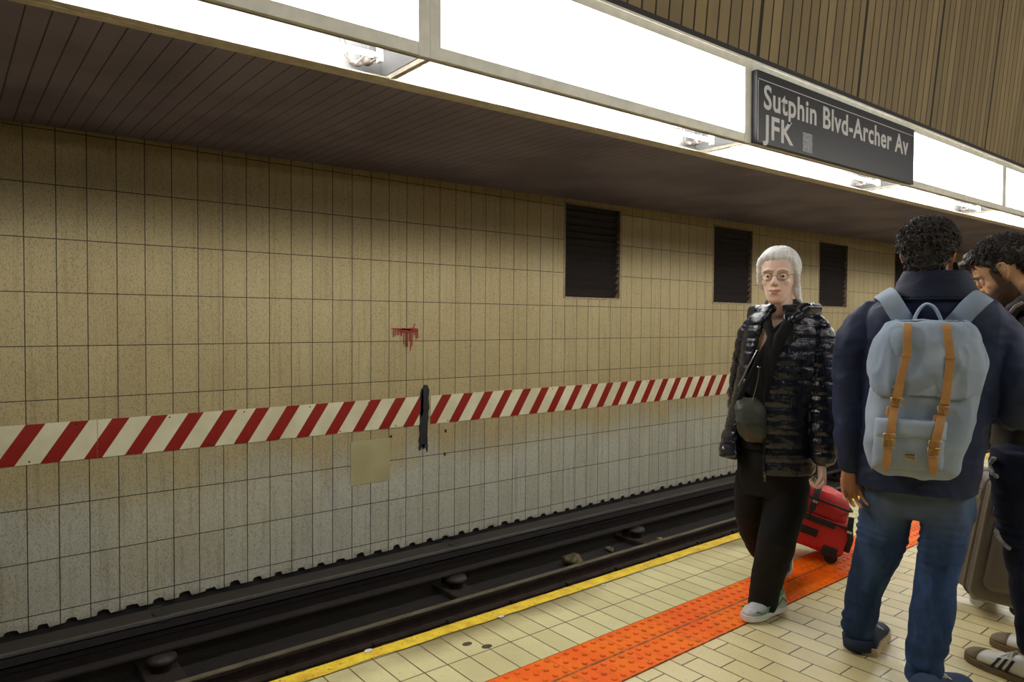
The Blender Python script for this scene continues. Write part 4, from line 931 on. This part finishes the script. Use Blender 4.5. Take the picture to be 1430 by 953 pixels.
    def dw(p, n):
        k = math.exp(-((p.z-.50)/.11)**2); a = math.exp(-((p.z-.10)/.10)**2)
        zz = p.z+.03*nz(p, 5); return k*.0030*abs(nz(p, 9, 4))*2.2*math.sin(zz*190+5*nz(p, 7))+a*.004*math.sin(zz*95+5*nz(p, 8))+.004*ridge(p, 7, 7, 12)+.003*nz(p, 20)-.003
    link('jeans', fused(t, 'jeans', .006, 14, .5, dw), M['denim'], root)
    c = MB(); c.tube([H(1201, 887, 3.17), H(1202, 903, 3.17)], [.067, .0655], 28, round_ends=False); c.build('jeans_hem', plain('turned_hem', srgb(34, 46, 72), .85, var=.2, nscale=30), root, smooth=True)
    c = MB()
    for u, v, r in ((1186, 828, .006), (1190, 832, .007)): c.ball(H(u, v, 3.055+.0), (r, r, r*.7), 8, 6)
    # shoes
    hl = H(1211, 920, 3.12); hl.z = 0; d = (aw*.985+rt*.10).normalized()
    shoe(root, hl, hl+d*.29, plain('navy_canvas', srgb(42, 54, 78), .8), M['sole_cream'], M['lace'], .052, .078, sole_t=.036, label='sneaker with worn cream rubber heel')
    tp = H(1352, 945, 3.06); tp.z = 0; h2 = H(1290, 972, 2.86); h2.z = 0; d = (tp-h2).normalized()
    shoe(root, tp-d*.29, tp, plain('blue_canvas', srgb(48, 66, 98), .8), M['sole_cream'], M['lace'], .052, .08, label='blue canvas sneaker pointing right')
def curls(root, F, c, r, n, seed, ok, size=1.0, name='curls', mat='hair_dark'):
    """short coiled locks standing on the scalp, one mesh"""
    rnd = random.Random(seed); b = MB(); c = Vector(c)
    for k in range(n):
        z = rnd.uniform(-.9, 1); th = rnd.uniform(0, 2*math.pi); s_ = math.sqrt(1-z*z); nrm = Vector((s_*math.cos(th), s_*math.sin(th), z))
        l = c+Vector((nrm.x*r[0], nrm.y*r[1], nrm.z*r[2]))
        if not ok(l): continue
        t1 = nrm.cross(Vector((rnd.uniform(-1, 1), rnd.uniform(-1, 1), rnd.uniform(-1, 1)))).normalized(); t2 = nrm.cross(t1); R_ = rnd.uniform(.0055, .0095)*size; ph = rnd.uniform(0, 6.3); pts = []
        for j in range(6):
            a = ph+j*.95; pts.append(F @ (l+t1*math.cos(a)*R_+t2*math.sin(a)*R_*.8+nrm*(-.006+.0032*j)*size))
        b.tube(pts, [.0020*size, .0026*size, .0026*size, .0024*size, .0020*size, .0008*size], 6)
    b.build(name, M[mat], root, smooth=True)
man_back()

# ================================================================== BACKPACK
def backpack():
    o = H(1290, 560, 2.82); root = wroot('backpack', o, 'grey-blue canvas backpack with two tan leather straps on the back of the curly-haired man', 'backpack')
    rt, aw = basis(1290); up = Vector((0, 0, 1))
    S = [(1256, 1342, 449, 2.85, .10), (1240, 1357, 455, 2.83, .16), (1230, 1364, 472, 2.82, .185), (1218, 1371, 500, 2.82, .20), (1212, 1371, 525, 2.82, .205), (1210, 1364, 555, 2.82, .205), (1207, 1356, 595, 2.82, .205), (1205, 1346, 630, 2.82, .20), (1211, 1337, 653, 2.82, .18), (1228, 1326, 665, 2.83, .12)]
    kk = keys(S, 5)
    def front(u, v, off=0.0):
        """point on the outer (camera side) face of the pack at picture position u, v"""
        i = max([m for m in range(len(kk)-1) if kk[m][2] <= v] or [0]); f = max(0, min(1, (v-kk[i][2])/max(1e-6, kk[i+1][2]-kk[i][2]))); k = [a+(c_-a)*f for a, c_ in zip(kk[i], kk[i+1])]; uc, hw = (k[0]+k[1])/2, (k[1]-k[0])/2; x = max(-.98, min(.98, (u-uc)/hw))
        return H(u, v, k[3]-k[4]/2*(1-abs(x)**2.8)**(1/2.8)-off)
    b = MB(); b.loft([ering(*r, n=44, e=2.8) for r in kk])
    def fold(p, n): return .007*ridge(p, 8, 8, 6, 2)+.006*nz(p, 9)+.004*ridge(p, 18, 18, 12, 7)-.006
    link('pack_body', fused(b, 'pack_body', .006, 3, .5, fold), M['pack'], root)
    # lid: flap over the top and the upper front, lower edge curved
    rings = []; n = 60
    lid = [k for k in keys([(1262, 1338, 447, 2.85, .09), (1242, 1356, 452, 2.83, .165), (1230, 1366, 470, 2.82, .20), (1217, 1373, 500, 2.82, .222), (1211, 1373, 525, 2.82, .228), (1210, 1368, 552, 2.82, .226)], 6)]
    for i, k in enumerate(lid):
        f = i/(len(lid)-1); A = ering(k[0], k[1], k[2], k[3], k[4], n, 2.8, a0=-6, a1=186, grow=.004); B = ering(k[0], k[1], k[2], k[3], k[4], n, 2.8, a0=-6, a1=186, grow=-.010)
        for m in range(n):
            w = abs(m/(n-1)*2-1); dz = f*f*(.075*sstep(.35, 1.0, w)); A[m].z += dz; B[m].z += dz
        rings.append(A+B[::-1])
    b = MB(); b.loft(rings); link('lid', fused(b, 'lid', .005, 2, .5, lambda p, n: .010*ridge(p, 7, 7, 5, 4)+.009*nz(p, 10, 3)+.005*ridge(p, 20, 20, 13, 1)-.008), M['pack'], root)
    # front pocket with its own flap
    def patch(name, u0, u1, v0, v1, th, mat, lean=6, bulge=.0, nu=26, nv=22, off=0.0, e=4.0):
        g1 = []
        for i in range(nv+1):
            row = []
            for j_ in range(nu+1):
                a, c = j_/nu*2-1, i/nv*2-1; edge = (1-abs(a)**e)**(1/e)*(1-abs(c)**e)**(1/e) if abs(a) < 1 and abs(c) < 1 else 0
                u = u0+(u1-u0)*j_/nu+lean*(i/nv); v = v0+(v1-v0)*i/nv+3*(j_/nu)*2; row.append(front(u, v, off-.006+(th+.006)*edge))
            g1.append(row)
        m = MB(); vs_ = [p for r_ in g1 for p in r_]; w = nu+1; m.add(vs_, [(i*w+j_, (i+1)*w+j_, (i+1)*w+j_+1, i*w+j_+1) for i in range(nv) for j_ in range(nu)])
        bk = [p+aw*.02 for p in vs_]; k0 = len(m.v); m.add(bk, [(i*w+j_, i*w+j_+1, (i+1)*w+j_+1, (i+1)*w+j_) for i in range(nv) for j_ in range(nu)])
        bd = [(0, j_) for j_ in range(nu)]+[(i, nu) for i in range(nv)]+[(nv, nu-j_) for j_ in range(nu)]+[(nv-i, 0) for i in range(nv)]
        idx = [i*w+j_ for i, j_ in bd]; m.f += [(idx[q_], idx[(q_+1) % len(idx)], idx[(q_+1) % len(idx)]+k0, idx[q_]+k0) for q_ in range(len(idx))]; m.mi += [0]*len(idx)
        return m.build(name, mat, root, smooth=True)
    patch('front_pocket', 1220, 1322, 588, 655, .034, M['pack'], lean=-4)
    patch('pocket_flap', 1221, 1324, 583, 611, .046, M['pack'], lean=-2)
    patch('maker_patch', 1261.5, 1280.5, 630, 641.5, .0375, plain('woven_patch', srgb(176, 160, 124), .8, var=.15, nscale=60), lean=0, e=14)
    b = MB()
    for v, s0, s1, w in ((634.8, 1265, 1277, .0016), (639.2, 1266.5, 1276.5, .0010)):
        b.tube([front(s0+(s1-s0)*k/8, v+1.3*math.sin(k*2.1)+1.2*k/8, .0395) for k in range(9)], w, 6)
    b.build('patch_marks', plain('patch_thread', srgb(70, 56, 40), .8), root, smooth=True)
    # leather straps
    def ribbon(name, pts, w, th, mat, parent=root):
        P = keys(pts, 5); rings = []; Q = [front(a, c, d) for a, c, d in P]
        for i, p in enumerate(Q):
            t = (Q[min(i+1, len(Q)-1)]-Q[max(i-1, 0)]).normalized(); sd = t.cross(-aw).normalized(); nn = sd.cross(t); 
            ww = w*(1 if i < len(Q)-4 else (.9, .75, .5, .2)[i-len(Q)+4]) if name.endswith('tail') else w
            rings.append([p+sd*ww/2, p+sd*ww/2+nn*th, p-sd*ww/2+nn*th, p-sd*ww/2])
        m = MB(); m.loft(rings); return m.build(name, mat, parent, bevel=.0012)
    def buckle(u, v, off, parent=root):
        p = front(u, v, off); w, h_ = .017, .013; m = MB(); c = [p+rt*x*w+up*z*h_ for x, z in ((-1, -1), (1, -1), (1, 1), (-1, 1))]
        m.tube(c, .0021, 8, closed=True); m.tube([p-up*h_, p-aw*.003, p+up*h_], .0015, 8); m.build('buckle', M['brass'], parent, smooth=True)
    for s_, up_s, low, bl, tl in ((0, [(1268, 453, .022), (1267, 475, .024), (1266, 497, .024), (1259, 525, .026), (1253, 556, .026)], [(1254, 545, .020), (1250, 565, .020), (1246, 590, .048), (1243, 607, .052), (1241, 622, .050)], [(1252, 562, .030), (1242, 612, .056), (1241, 620, .056)], [(1242, 605, .052), (1240, 625, .050), (1238, 645, .040), (1235, 657, .040)]),
                                  (1, [(1322, 454, .022), (1324, 475, .024), (1327, 500, .024), (1324, 530, .026), (1320, 565, .026)], [(1321, 555, .020), (1316, 577, .022), (1311, 600, .048), (1307, 615, .052), (1305, 630, .050)], [(1318, 574, .030), (1306, 622, .056), (1304, 632, .056)], [(1305, 618, .052), (1303, 637, .048), (1303, 652, .038), (1304, 665, .036)])):
        a = ribbon('leather_strap', up_s, .025, .004, M['tan']); ribbon('lower_strap', low, .026, .004, M['tan']); ribbon('strap_tail', tl, .025, .0035, M['tan'])
        for u, v, o_ in bl: buckle(u, v, o_)
        for t in (1, 3):
            u, v, o_ = up_s[t+1] if t == 1 else ((1254.5, 541, .020) if s_ == 0 else (1321, 549, .020)); p = front(u, v, o_+.002); m = MB()
            m.box(-.0155, .0155, -.005, .003, -.005, .005, M=Matrix.Translation(p) @ Matrix(((rt.x, aw.x, 0, 0), (rt.y, aw.y, 0, 0), (0, 0, 1, 0), (0, 0, 0, 1)))); m.build('strap_loop', M['tan'], a, bevel=.0015)
        m = MB(); u, v, o_ = low[1]; m.tube([front(u-7, v+4, o_+.004), front(u-9, v+12, o_+.006), front(u-4, v+22, o_+.008)], [(.010, .0025)]*3, 10, up=-aw); m.build('strap_end', M['tan'], a, smooth=True)
    # carrying handle and shoulder straps
    hp = [H(*k) for k in keys([(1275, 454, 2.86), (1279, 441, 2.865), (1286, 430, 2.87), (1295, 425, 2.87), (1305, 430, 2.87), (1312, 442, 2.865), (1317, 455, 2.86)], 4)]; b = MB(); b.tube(hp, [(.006, .018)]*len(hp), 14, up=-aw); b.build('carry_handle', M['pack'], root, smooth=True)
    for pts in ([(1270, 458, 2.90), (1258, 442, 2.895), (1249, 428, 2.895), (1241, 415, 2.91), (1236, 411, 2.95), (1233, 410, 3.00), (1232, 414, 3.08), (1232, 430, 3.135), (1232, 470, 3.18), (1226, 540, 3.19), (1222, 600, 3.17), (1216, 625, 3.08), (1226, 630, 2.93)],
                [(1326, 460, 2.90), (1340, 446, 2.895), (1352, 432, 2.895), (1366, 419, 2.91), (1371, 415, 2.95), (1375, 414, 3.00), (1377, 418, 3.08), (1377, 434, 3.135), (1376, 474, 3.18), (1372, 540, 3.19), (1366, 600, 3.17), (1346, 625, 3.08), (1330, 630, 2.93)]):
        P = [H(*p) for p in keys(pts, 3)]; m = MB(); rings = []
        for i, p in enumerate(P):
            t = (P[min(i+1, len(P)-1)]-P[max(i-1, 0)]).normalized(); out = (p-H(1300, 500, 3.04)); out = (out-t*out.dot(t)).normalized()
            side = t.cross(out).normalized(); rings.append([p+side*a*.033+out*c*.006 for a, c in ((-1, -1), (-1, .6), (-.9, 1), (0, 1.15), (.9, 1), (1, .6), (1, -1), (0, -1))])
        m.loft(rings); m.build('shoulder_strap', M['pack'], root, smooth=True)
backpack()

# ================================================================== BEARDED MAN AT THE RIGHT EDGE
def man_right():
    g = H(1445, 900, 3.40); root = wroot('person', (g.x, g.y, 0), 'bearded dark-haired man in profile looking down, in dark jacket and ripped dark jeans', 'person')
    rt, aw = basis(1410)
    F = frame(H(1401, 380, 3.36), (-rt*.86+aw*.10+Vector((0, 0, -.50))).normalized())
    b = MB(); head_pieces(b, F)
    limb(b, [(1412, 385, 3.37, 23), (1426, 410, 3.38, 24), (1436, 440, 3.39, 28)], 20)
    tr = [(1420, 1466, 436, 3.43, .18), (1412, 1474, 458, 3.43, .26), (1408, 1476, 500, 3.43, .30), (1408, 1474, 560, 3.43, .28), (1406, 1478, 640, 3.42, .28), (1406, 1478, 680, 3.41, .30)]
    b.loft([ering(*r, n=28) for r in keys(tr, 3)])
    limb(b, [(1446, 462, 3.30, 17), (1450, 520, 3.25, 17), (1446, 585, 3.25, 14), (1418, 575, 3.29, 11.5), (1402, 563, 3.32, 10), (1400, 562, 3.325, 10)], 16)
    limb(b, [(1438, 455, 3.58, 18), (1440, 530, 3.60, 16), (1430, 590, 3.58, 13), (1412, 585, 3.54, 11), (1404, 582, 3.50, 10)], 16)
    limb(b, [(1436, 660, 3.30, 32), (1434, 730, 3.28, 28), (1440, 800, 3.26, 20), (1443, 860, 3.24, 15), (1444, 905, 3.22, 12)], 18)
    limb(b, [(1444, 660, 3.50, 31), (1446, 740, 3.52, 26), (1450, 800, 3.53, 19), (1452, 850, 3.54, 14), (1452, 880, 3.54, 12)], 18)
    hand(b, H(1402, 563, 3.325), -rt+Vector((0, 0, .25)), Vector((0, 0, 1)), -aw, .95, (35, 50, 40), 3, 30)
    hand(b, H(1404, 582, 3.50), -rt+Vector((0, 0, .2)), Vector((0, 0, 1)), aw, .95, (30, 45, 40), 3, 20)
    me = fused(b, 'body', .0042, 3, .5); dent = head_dent(F)
    for v in me.vertices:
        d = dent(v.co)
        if d: v.co = v.co+(F.to_3x3() @ Vector((0, -1, 0)))*d
    I = F.inverted(); at_ = me.attributes.new('stubble', 'FLOAT', 'POINT')
    for i, v in enumerate(me.vertices):
        p = I @ v.co
        if -.135 < p.z < .03 and p.y < .03:
            e = -.036-.32*max(0, -.03-p.y); s1 = sstep(e+.016, e-.012, p.z)*sstep(.026, -.004, p.y); s2 = sstep(.03, .0, p.z)*math.exp(-((p.y+.020)/.016)**2)*(abs(p.x) > .045)
            at_.data[i].value = max(s1, s2)
    link('body', me, M['skin_olive'], root)
    face_parts(root, F, M['skin_olive'], plain('lips_olive', srgb(168, 108, 92), .5), M['hair_black'], M['iris'], lid=-.0060)
    q = lambda *p: F @ Vector(p); R3 = F.to_3x3().to_4x4()
    hb = MB(); hb.ball(q(0, .026, .054), (.086, .096, .086), 28, 20, R3); hb.ball(q(0, -.046, .096), (.062, .054, .034), 20, 14, R3); hb.ball(q(0, .070, .0), (.066, .040, .055), 20, 14, R3)
    hb.tube([q(-.03, -.090, .090), q(0, -.100, .096), q(.03, -.090, .090)], [.015, .018, .015], 12)
    for sx in (-1, 1): hb.tube([q(sx*.068, -.030, .060), q(sx*.0765, -.020, .035), q(sx*.0745, -.016, .008)], [.014, .010, .006], 10)
    link('hair', fused(hb, 'hair', .0045, 2, .5, lambda p, n: .006*nz(p, 42)+.0045*nz(p, 90, 2)), M['hair_black'], root)
    curls(root, F, (0, .014, .060), (.084, .110, .082), 1300, 9, lambda l: l.z > .058 or (l.y > .03 and l.z > -.01), .8, mat='hair_black')
    curls(root, F, (0, .072, .0), (.068, .042, .057), 420, 12, lambda l: l.y > .05, .8, 'nape_curls', 'hair_black')
    # beard hugging the jaw
    bdm = hair_mat('dark_beard', srgb(74, 54, 40), srgb(118, 88, 64), .8, (260, 260, 160))
    def beard_zone(p):
        if p.z > .022 or p.z < -.128 or p.y > .012: return False
        if abs(p.x) < .022 and -.076 < p.z < -.0585 and p.y < -.070: return False
        if p.y < -.099: return False
        if p.z > -.045 and abs(p.x) > .052 and -.036 < p.y < -.004: return p.z < .022
        if p.y < -.066 and abs(p.x) < .03: return p.z < -.047
        return p.z < -.046-.32*max(0, -.03-p.y)
    link('beard', shell_of(me, F, beard_zone, .0016), bdm, root)
    # jacket with a hood
    j = MB(); tr = [(1414, 1478, 424, 3.43, .26), (1402, 1490, 438, 3.43, .34), (1394, 1494, 460, 3.43, .40), (1388, 1494, 500, 3.43, .40), (1385, 1492, 560, 3.43, .38), (1383, 1492, 610, 3.43, .38), (1383, 1492, 638, 3.43, .38)]
    j.loft([ering(*r, n=36, e=2.4) for r in keys(tr, 4)])
    limb(j, [(1444, 448, 3.28, 26), (1450, 500, 3.25, 26), (1450, 560, 3.24, 24), (1436, 592, 3.25, 21), (1416, 574, 3.29, 17)], 24)
    limb(j, [(1440, 448, 3.58, 26), (1442, 520, 3.62, 24), (1434, 588, 3.60, 20), (1418, 586, 3.56, 15)], 22)
    link('dark_jacket', fused(j, 'dark_jacket', .0065, 3, .5, lambda p, n: .006*ridge(p, 7, 7, 11)+.004*nz(p, 12)-.004), M['leather_black'], root)
    hd = MB(); hd.tube([H(1410, 446, 3.30), H(1413, 432, 3.26), H(1426, 424, 3.25), H(1444, 418, 3.30), H(1462, 420, 3.40), H(1452, 424, 3.52), H(1428, 432, 3.54), H(1412, 444, 3.48)], [(.016, .02), (.020, .026), (.024, .034), (.030, .045), (.035, .055), (.030, .045), (.022, .03), (.016, .02)], 16)
    link('hood', fused(hd, 'hood', .005, 3, .5, lambda p, n: .004*ridge(p, 20, 20, 14)), plain('charcoal_knit', srgb(58, 54, 52), .85, var=.2), root)
    hd = MB(); hd.tube([H(1410, 437, 3.23), H(1418, 428, 3.205), H(1428, 423, 3.20)], [(.006, .003)]*3, 10, up=-aw); hd.build('hood_lining', plain('pale_lining', srgb(176, 160, 164), .7), root, smooth=True)
    # ripped jeans
    t = MB(); t.loft([ering(*r, n=30) for r in keys([(1382, 1490, 625, 3.40, .42), (1383, 1490, 655, 3.40, .44), (1386, 1488, 690, 3.40, .42)], 4)])
    limb(t, [(1424, 645, 3.30, 43), (1425, 690, 3.29, 41), (1430, 735, 3.28, 37.5), (1437, 790, 3.26, 32.5), (1441, 840, 3.25, 28), (1443, 885, 3.23, 25), (1444, 905, 3.22, 24)], 26)
    limb(t, [(1440, 650, 3.50, 42), (1444, 730, 3.52, 36), (1450, 800, 3.53, 30), (1453, 850, 3.54, 26), (1453, 880, 3.54, 23)], 24)
    link('ripped_jeans', fused(t, 'ripped_jeans', .0065, 3, .5, lambda p, n: .005*ridge(p, 7, 7, 14)+.004*nz(p, 18)+.005*math.exp(-((p.z-.55)/.12)**2)*math.sin(p.z*130+4*nz(p, 7))), M['denim_dark'], root)
    fr = plain('frayed_denim', srgb(168, 172, 170), .9, var=.35, nscale=70)
    for pts in ([(1384, 645), (1383, 652), (1386, 662), (1392, 666)], [(1388, 640), (1384, 646)], [(1391, 742), (1395, 752), (1402, 760), (1410, 766)]):
        b = MB(); b.tube([H(u, v, 3.235+.0008*(1384-u)+.03*(u < 1386)) for u, v in pts], .007, 8); link('frayed_patch', fused(b, 'frayed_patch', .003, 1, .3, lambda p, n: .003*ridge(p, 20, 20, 160)), fr, root)
    # striped sneakers
    shoe(root, (-.715, 3.085, 0), (-1.012, 3.170, 0), M['white_leather'], M['sole_gum'], M['lace'], .054, .088, stripes=M['stripe_navy'], toecap=M['suede'], label='white sneaker with three dark stripes, nearer one')
    shoe(root, (-.70, 3.395, 0), (-.995, 3.385, 0), M['white_leather'], M['sole_gum'], M['lace'], .054, .088, stripes=M['stripe_navy'], toecap=M['suede'], label='white sneaker with suede toe, farther one')
man_right()

# ================================================================== RED WHEELED DUFFEL BAG
def duffel():
    rt, aw = basis(1150); p0 = H(1168, 786, 4.20); p0.z = 0.0
    root = empty('wheeled_duffel_bag', (p0.x, p0.y, .0106), 'red wheeled duffel bag with black trim tilted behind the white-haired woman', 'luggage')
    root.rotation_euler = (0, 0, math.atan2(rt.y, rt.x)+0.10)
    A = R(17); Mt = Matrix.Translation((0, 0, .035)) @ Matrix.Rotation(A, 4, 'Y')
    red = plain('red_nylon', srgb(206, 36, 38), .55, var=.2, nscale=6, bump=.2, bscale=200, bdist=.001); blk = plain('black_webbing', srgb(26, 25, 26), .6, var=.2)
    def rbox(x0, x1, y0, y1, z0, z1, e=3.2, n=40, top=0.0, steps=14):
        rings = []
        for i in range(steps+1):
            f = i/steps; c = 2*f-1; g = (1-abs(c)**5)**(1/5) if abs(c) < 1 else 0; g = max(g, .55); z = z0+(z1-z0)*f; sh = 1-top*max(0, f-.3)**2
            xc, yc, rx, ry = (x0+x1)/2, (y0+y1)/2, (x1-x0)/2, (y1-y0)/2; o = []
            for k in range(n):
                t = 2*math.pi*k/n; cs, sn = math.cos(t), math.sin(t); o.append(Mt @ Vector((xc+math.copysign(abs(cs)**(2/e), cs)*(rx-(1-g)*.03)*sh, yc+math.copysign(abs(sn)**(2/e), sn)*(ry-(1-g)*.03)*sh, z)))
            rings.append(o)
        return rings
    b = MB(); b.loft(rbox(-.46, .035, 0, .30, .0, .185, 7)); b.build('lower_compartment', red, root, smooth=True)
    b = MB(); b.loft(rbox(-.45, .0, .012, .288, .175, .315, 4.2, top=.35)); m = fused(b, 'upper_compartment', .007, 3, .5, lambda p, n: .007*ridge(p, 9, 9, 9)+.004*nz(p, 20)); link('upper_compartment', m, red, root)
    b = MB(); b.tube([Mt @ Vector(p) for p in ((-.45, -.004, .178), (-.2, -.006, .178), (-.02, -.006, .178), (.02, .02, .178), (.03, .15, .178))], .006, 8); b.box(-.40, -.06, -.012, .02, .150, .176, M=Mt); b.build('trim_band', blk, root, bevel=.003)
    b = MB(); b.tube([Mt @ Vector(p) for p in ((-.42, .0, .272), (-.2, -.004, .275), (-.02, .002, .270), (.002, .05, .265), (.004, .2, .26))], .0065, 8); b.build('zipper_tape', blk, root, smooth=True)
    for x in (-.32, -.20):
        b = MB(); b.tube([Mt @ Vector((x, y, z)) for y, z in ((-.010, .16), (-.012, .22), (.0, .29), (.03, .335), (.10, .345), (.2, .345))], [(.017, .003)]*6, 10, up=(Mt.to_3x3() @ Vector((1, 0, 0))).cross(Vector((0, 1, 0)))) ; b.build('webbing_strap', blk, root, smooth=True)
    b = MB(); b.tube([Mt @ Vector(p) for p in ((.038, .02, .05), (.036, .015, .12), (.012, .0, .18), (.0, .005, .24))], [(.004, .016)]*4, 10); b.build('compression_strap', blk, root, smooth=True)
    b = MB()
    for x, y, z in ((-.20, -.016, .262), (.012, -.008, .165)): b.box(x-.014, x+.014, y-.006, y+.004, z-.008, z+.008, M=Mt)
    b.build('buckle', M['zip'], root, bevel=.002)
    b = MB(); b.box(-.33, -.13, -.008, .01, .070, .115, M=Mt); b.build('side_handle', blk, root, bevel=.006)
    for y in (-.004, .264):
        b = MB(); b.box(-.085, -.005, y-.006, y+.045, -.012, .05, M=Mt); w = b.build('wheel_housing', blk, root, bevel=.008)
        b = MB(); c = Mt @ Vector((-.03, y+.02, 0)); b.cyl((c.x, c.y-.014, .034), (c.x, c.y+.014, .034), .034, 24); b.build('wheel', blk, w, bevel=.004)
    for y in (.07, .21):
        gp = Matrix.Rotation(-root.rotation_euler[2], 4, 'Z') @ (H(1052, 660, 3.80)-root.location); b = MB(); b.cyl(Mt @ Vector((-.44, y, .25)), gp+Vector((0, y-.14, 0)), .009, 12); b.build('pull_pole', plain('pole_metal', srgb(120, 120, 122), .3, metal=.9), root, smooth=True)
    b = MB(); b.tube([gp+Vector((0, y, 0)) for y in (-.08, .08)], .015, 14); b.build('pull_grip', blk, root, smooth=True)
duffel()

# ================================================================== GREY-BROWN SUITCASE
def suitcase():
    rt, aw = basis(1375); al = R(18); w = (rt*math.cos(al)+aw*math.sin(al)).normalized(); p = H(1416, 868, 3.83)-w*.19; p.z = 0
    root = empty('suitcase', (p.x, p.y, 0), 'grey-brown upright suitcase between the legs of the two men', 'luggage'); root.rotation_euler = (0, 0, math.atan2(w.y, w.x))
    Wd, Dp, Ht = .26, .36, .56; tilt = R(9)
    Mt = Matrix.Translation((Wd*.9, 0, .035)) @ Matrix.Rotation(tilt, 4, 'Y') @ Matrix.Translation((-Wd*.9, 0, .02))
    fab = plain('grey_brown_fabric', srgb(112, 102, 88), .6, var=.2, nscale=5, bump=.3, bscale=300, bdist=.001); pip = plain('grey_piping', srgb(150, 144, 130), .4, var=.2); blk = plain('black_plastic', srgb(34, 32, 32), .5, var=.2)
    def slab(x0, x1, y0, y1, z0, z1, r=.05, grow=0.0):
        """rounded rectangle in x-z, extruded along y with soft edges"""
        o = []
        for y, g in ((y0, -.022), (y0+.006, -.008), (y0+.018, 0), (y1-.018, 0), (y1-.006, -.008), (y1, -.022)):
            ring = []
            for cx, cz, a0 in ((x1-r, z1-r, 0), (x0+r, z1-r, 90), (x0+r, z0+r, 180), (x1-r, z0+r, 270)):
                for k in range(7): a = R(a0+15*k); ring.append(Mt @ Vector((cx+(r+g)*math.cos(a), y, cz+(r+g)*math.sin(a))))
            o.append(ring)
        return o
    b = MB(); b.loft(slab(0, Wd, 0, Dp, 0, Ht)); b.build('shell', fab, root, smooth=True)
    def loop(y, g, rad, name, mat, r=.05, par=root):
        pts = []
        for cx, cz, a0 in ((Wd-r, Ht-r, 0), (r, Ht-r, 90), (r, r, 180), (Wd-r, r, 270)):
            for k in range(7): a = R(a0+15*k); pts.append(Mt @ Vector((cx+(r+g)*math.cos(a), y, cz+(r+g)*math.sin(a))))
        b = MB(); b.tube(pts, rad, 8, closed=True); return b.build(name, mat, par, smooth=True)
    loop(.012, -.006, .006, 'piping', pip)
    for y in (.06, .08, .20, .22): loop(y, .001, .0045, 'zipper', pip if y in (.08, .20) else fab)
    b = MB(); b.loft(slab(.045, Wd-.045, -.030, .02, .06, Ht-.16, .04)); b.build('front_pocket', fab, root, smooth=True)
    b = MB(); b.box(.012, .05, -.012, .004, Ht-.10, Ht-.085, M=Mt); b.box(.02, .034, -.016, .0, Ht-.15, Ht-.09, M=Mt); b.box(-.008, .012, .07, .10, Ht-.12, Ht-.07, M=Mt); b.build('zip_pulls', M['zip'], root, bevel=.002)
    b = MB(); b.box(.024, .042, -.020, -.004, Ht-.155, Ht-.105, M=Mt); b.build('lock', blk, root, bevel=.003)
    b = MB(); b.tube([Mt @ Vector(q) for q in ((.11, .12, Ht), (.12, .12, Ht+.03), (.24, .12, Ht+.03), (.25, .12, Ht))], .009, 10); b.build('top_handle', blk, root, smooth=True)
    for x in (.02, Wd-.08):
        for y in (.02, Dp-.05):
            b = MB(); b.box(x, x+.06, y-.01, y+.04, -.006, .05, M=Mt); h_ = b.build('wheel_housing', pip, root, bevel=.01)
            b = MB(); c = Mt @ Vector((x+.03, y+.015, -.012)); b.cyl((c.x, c.y-.012, c.z), (c.x, c.y+.012, c.z), .026, 20); b.build('wheel', blk if x > .1 else M['sole_white'], h_, bevel=.003)
    b = MB(); c = Mt @ Vector((Wd-.06, -.014, .05)); b.cyl((c.x, c.y, c.z), (c.x, c.y+.03, c.z), .038, 24); b.build('corner_guard', pip, root, bevel=.006)
suitcase()
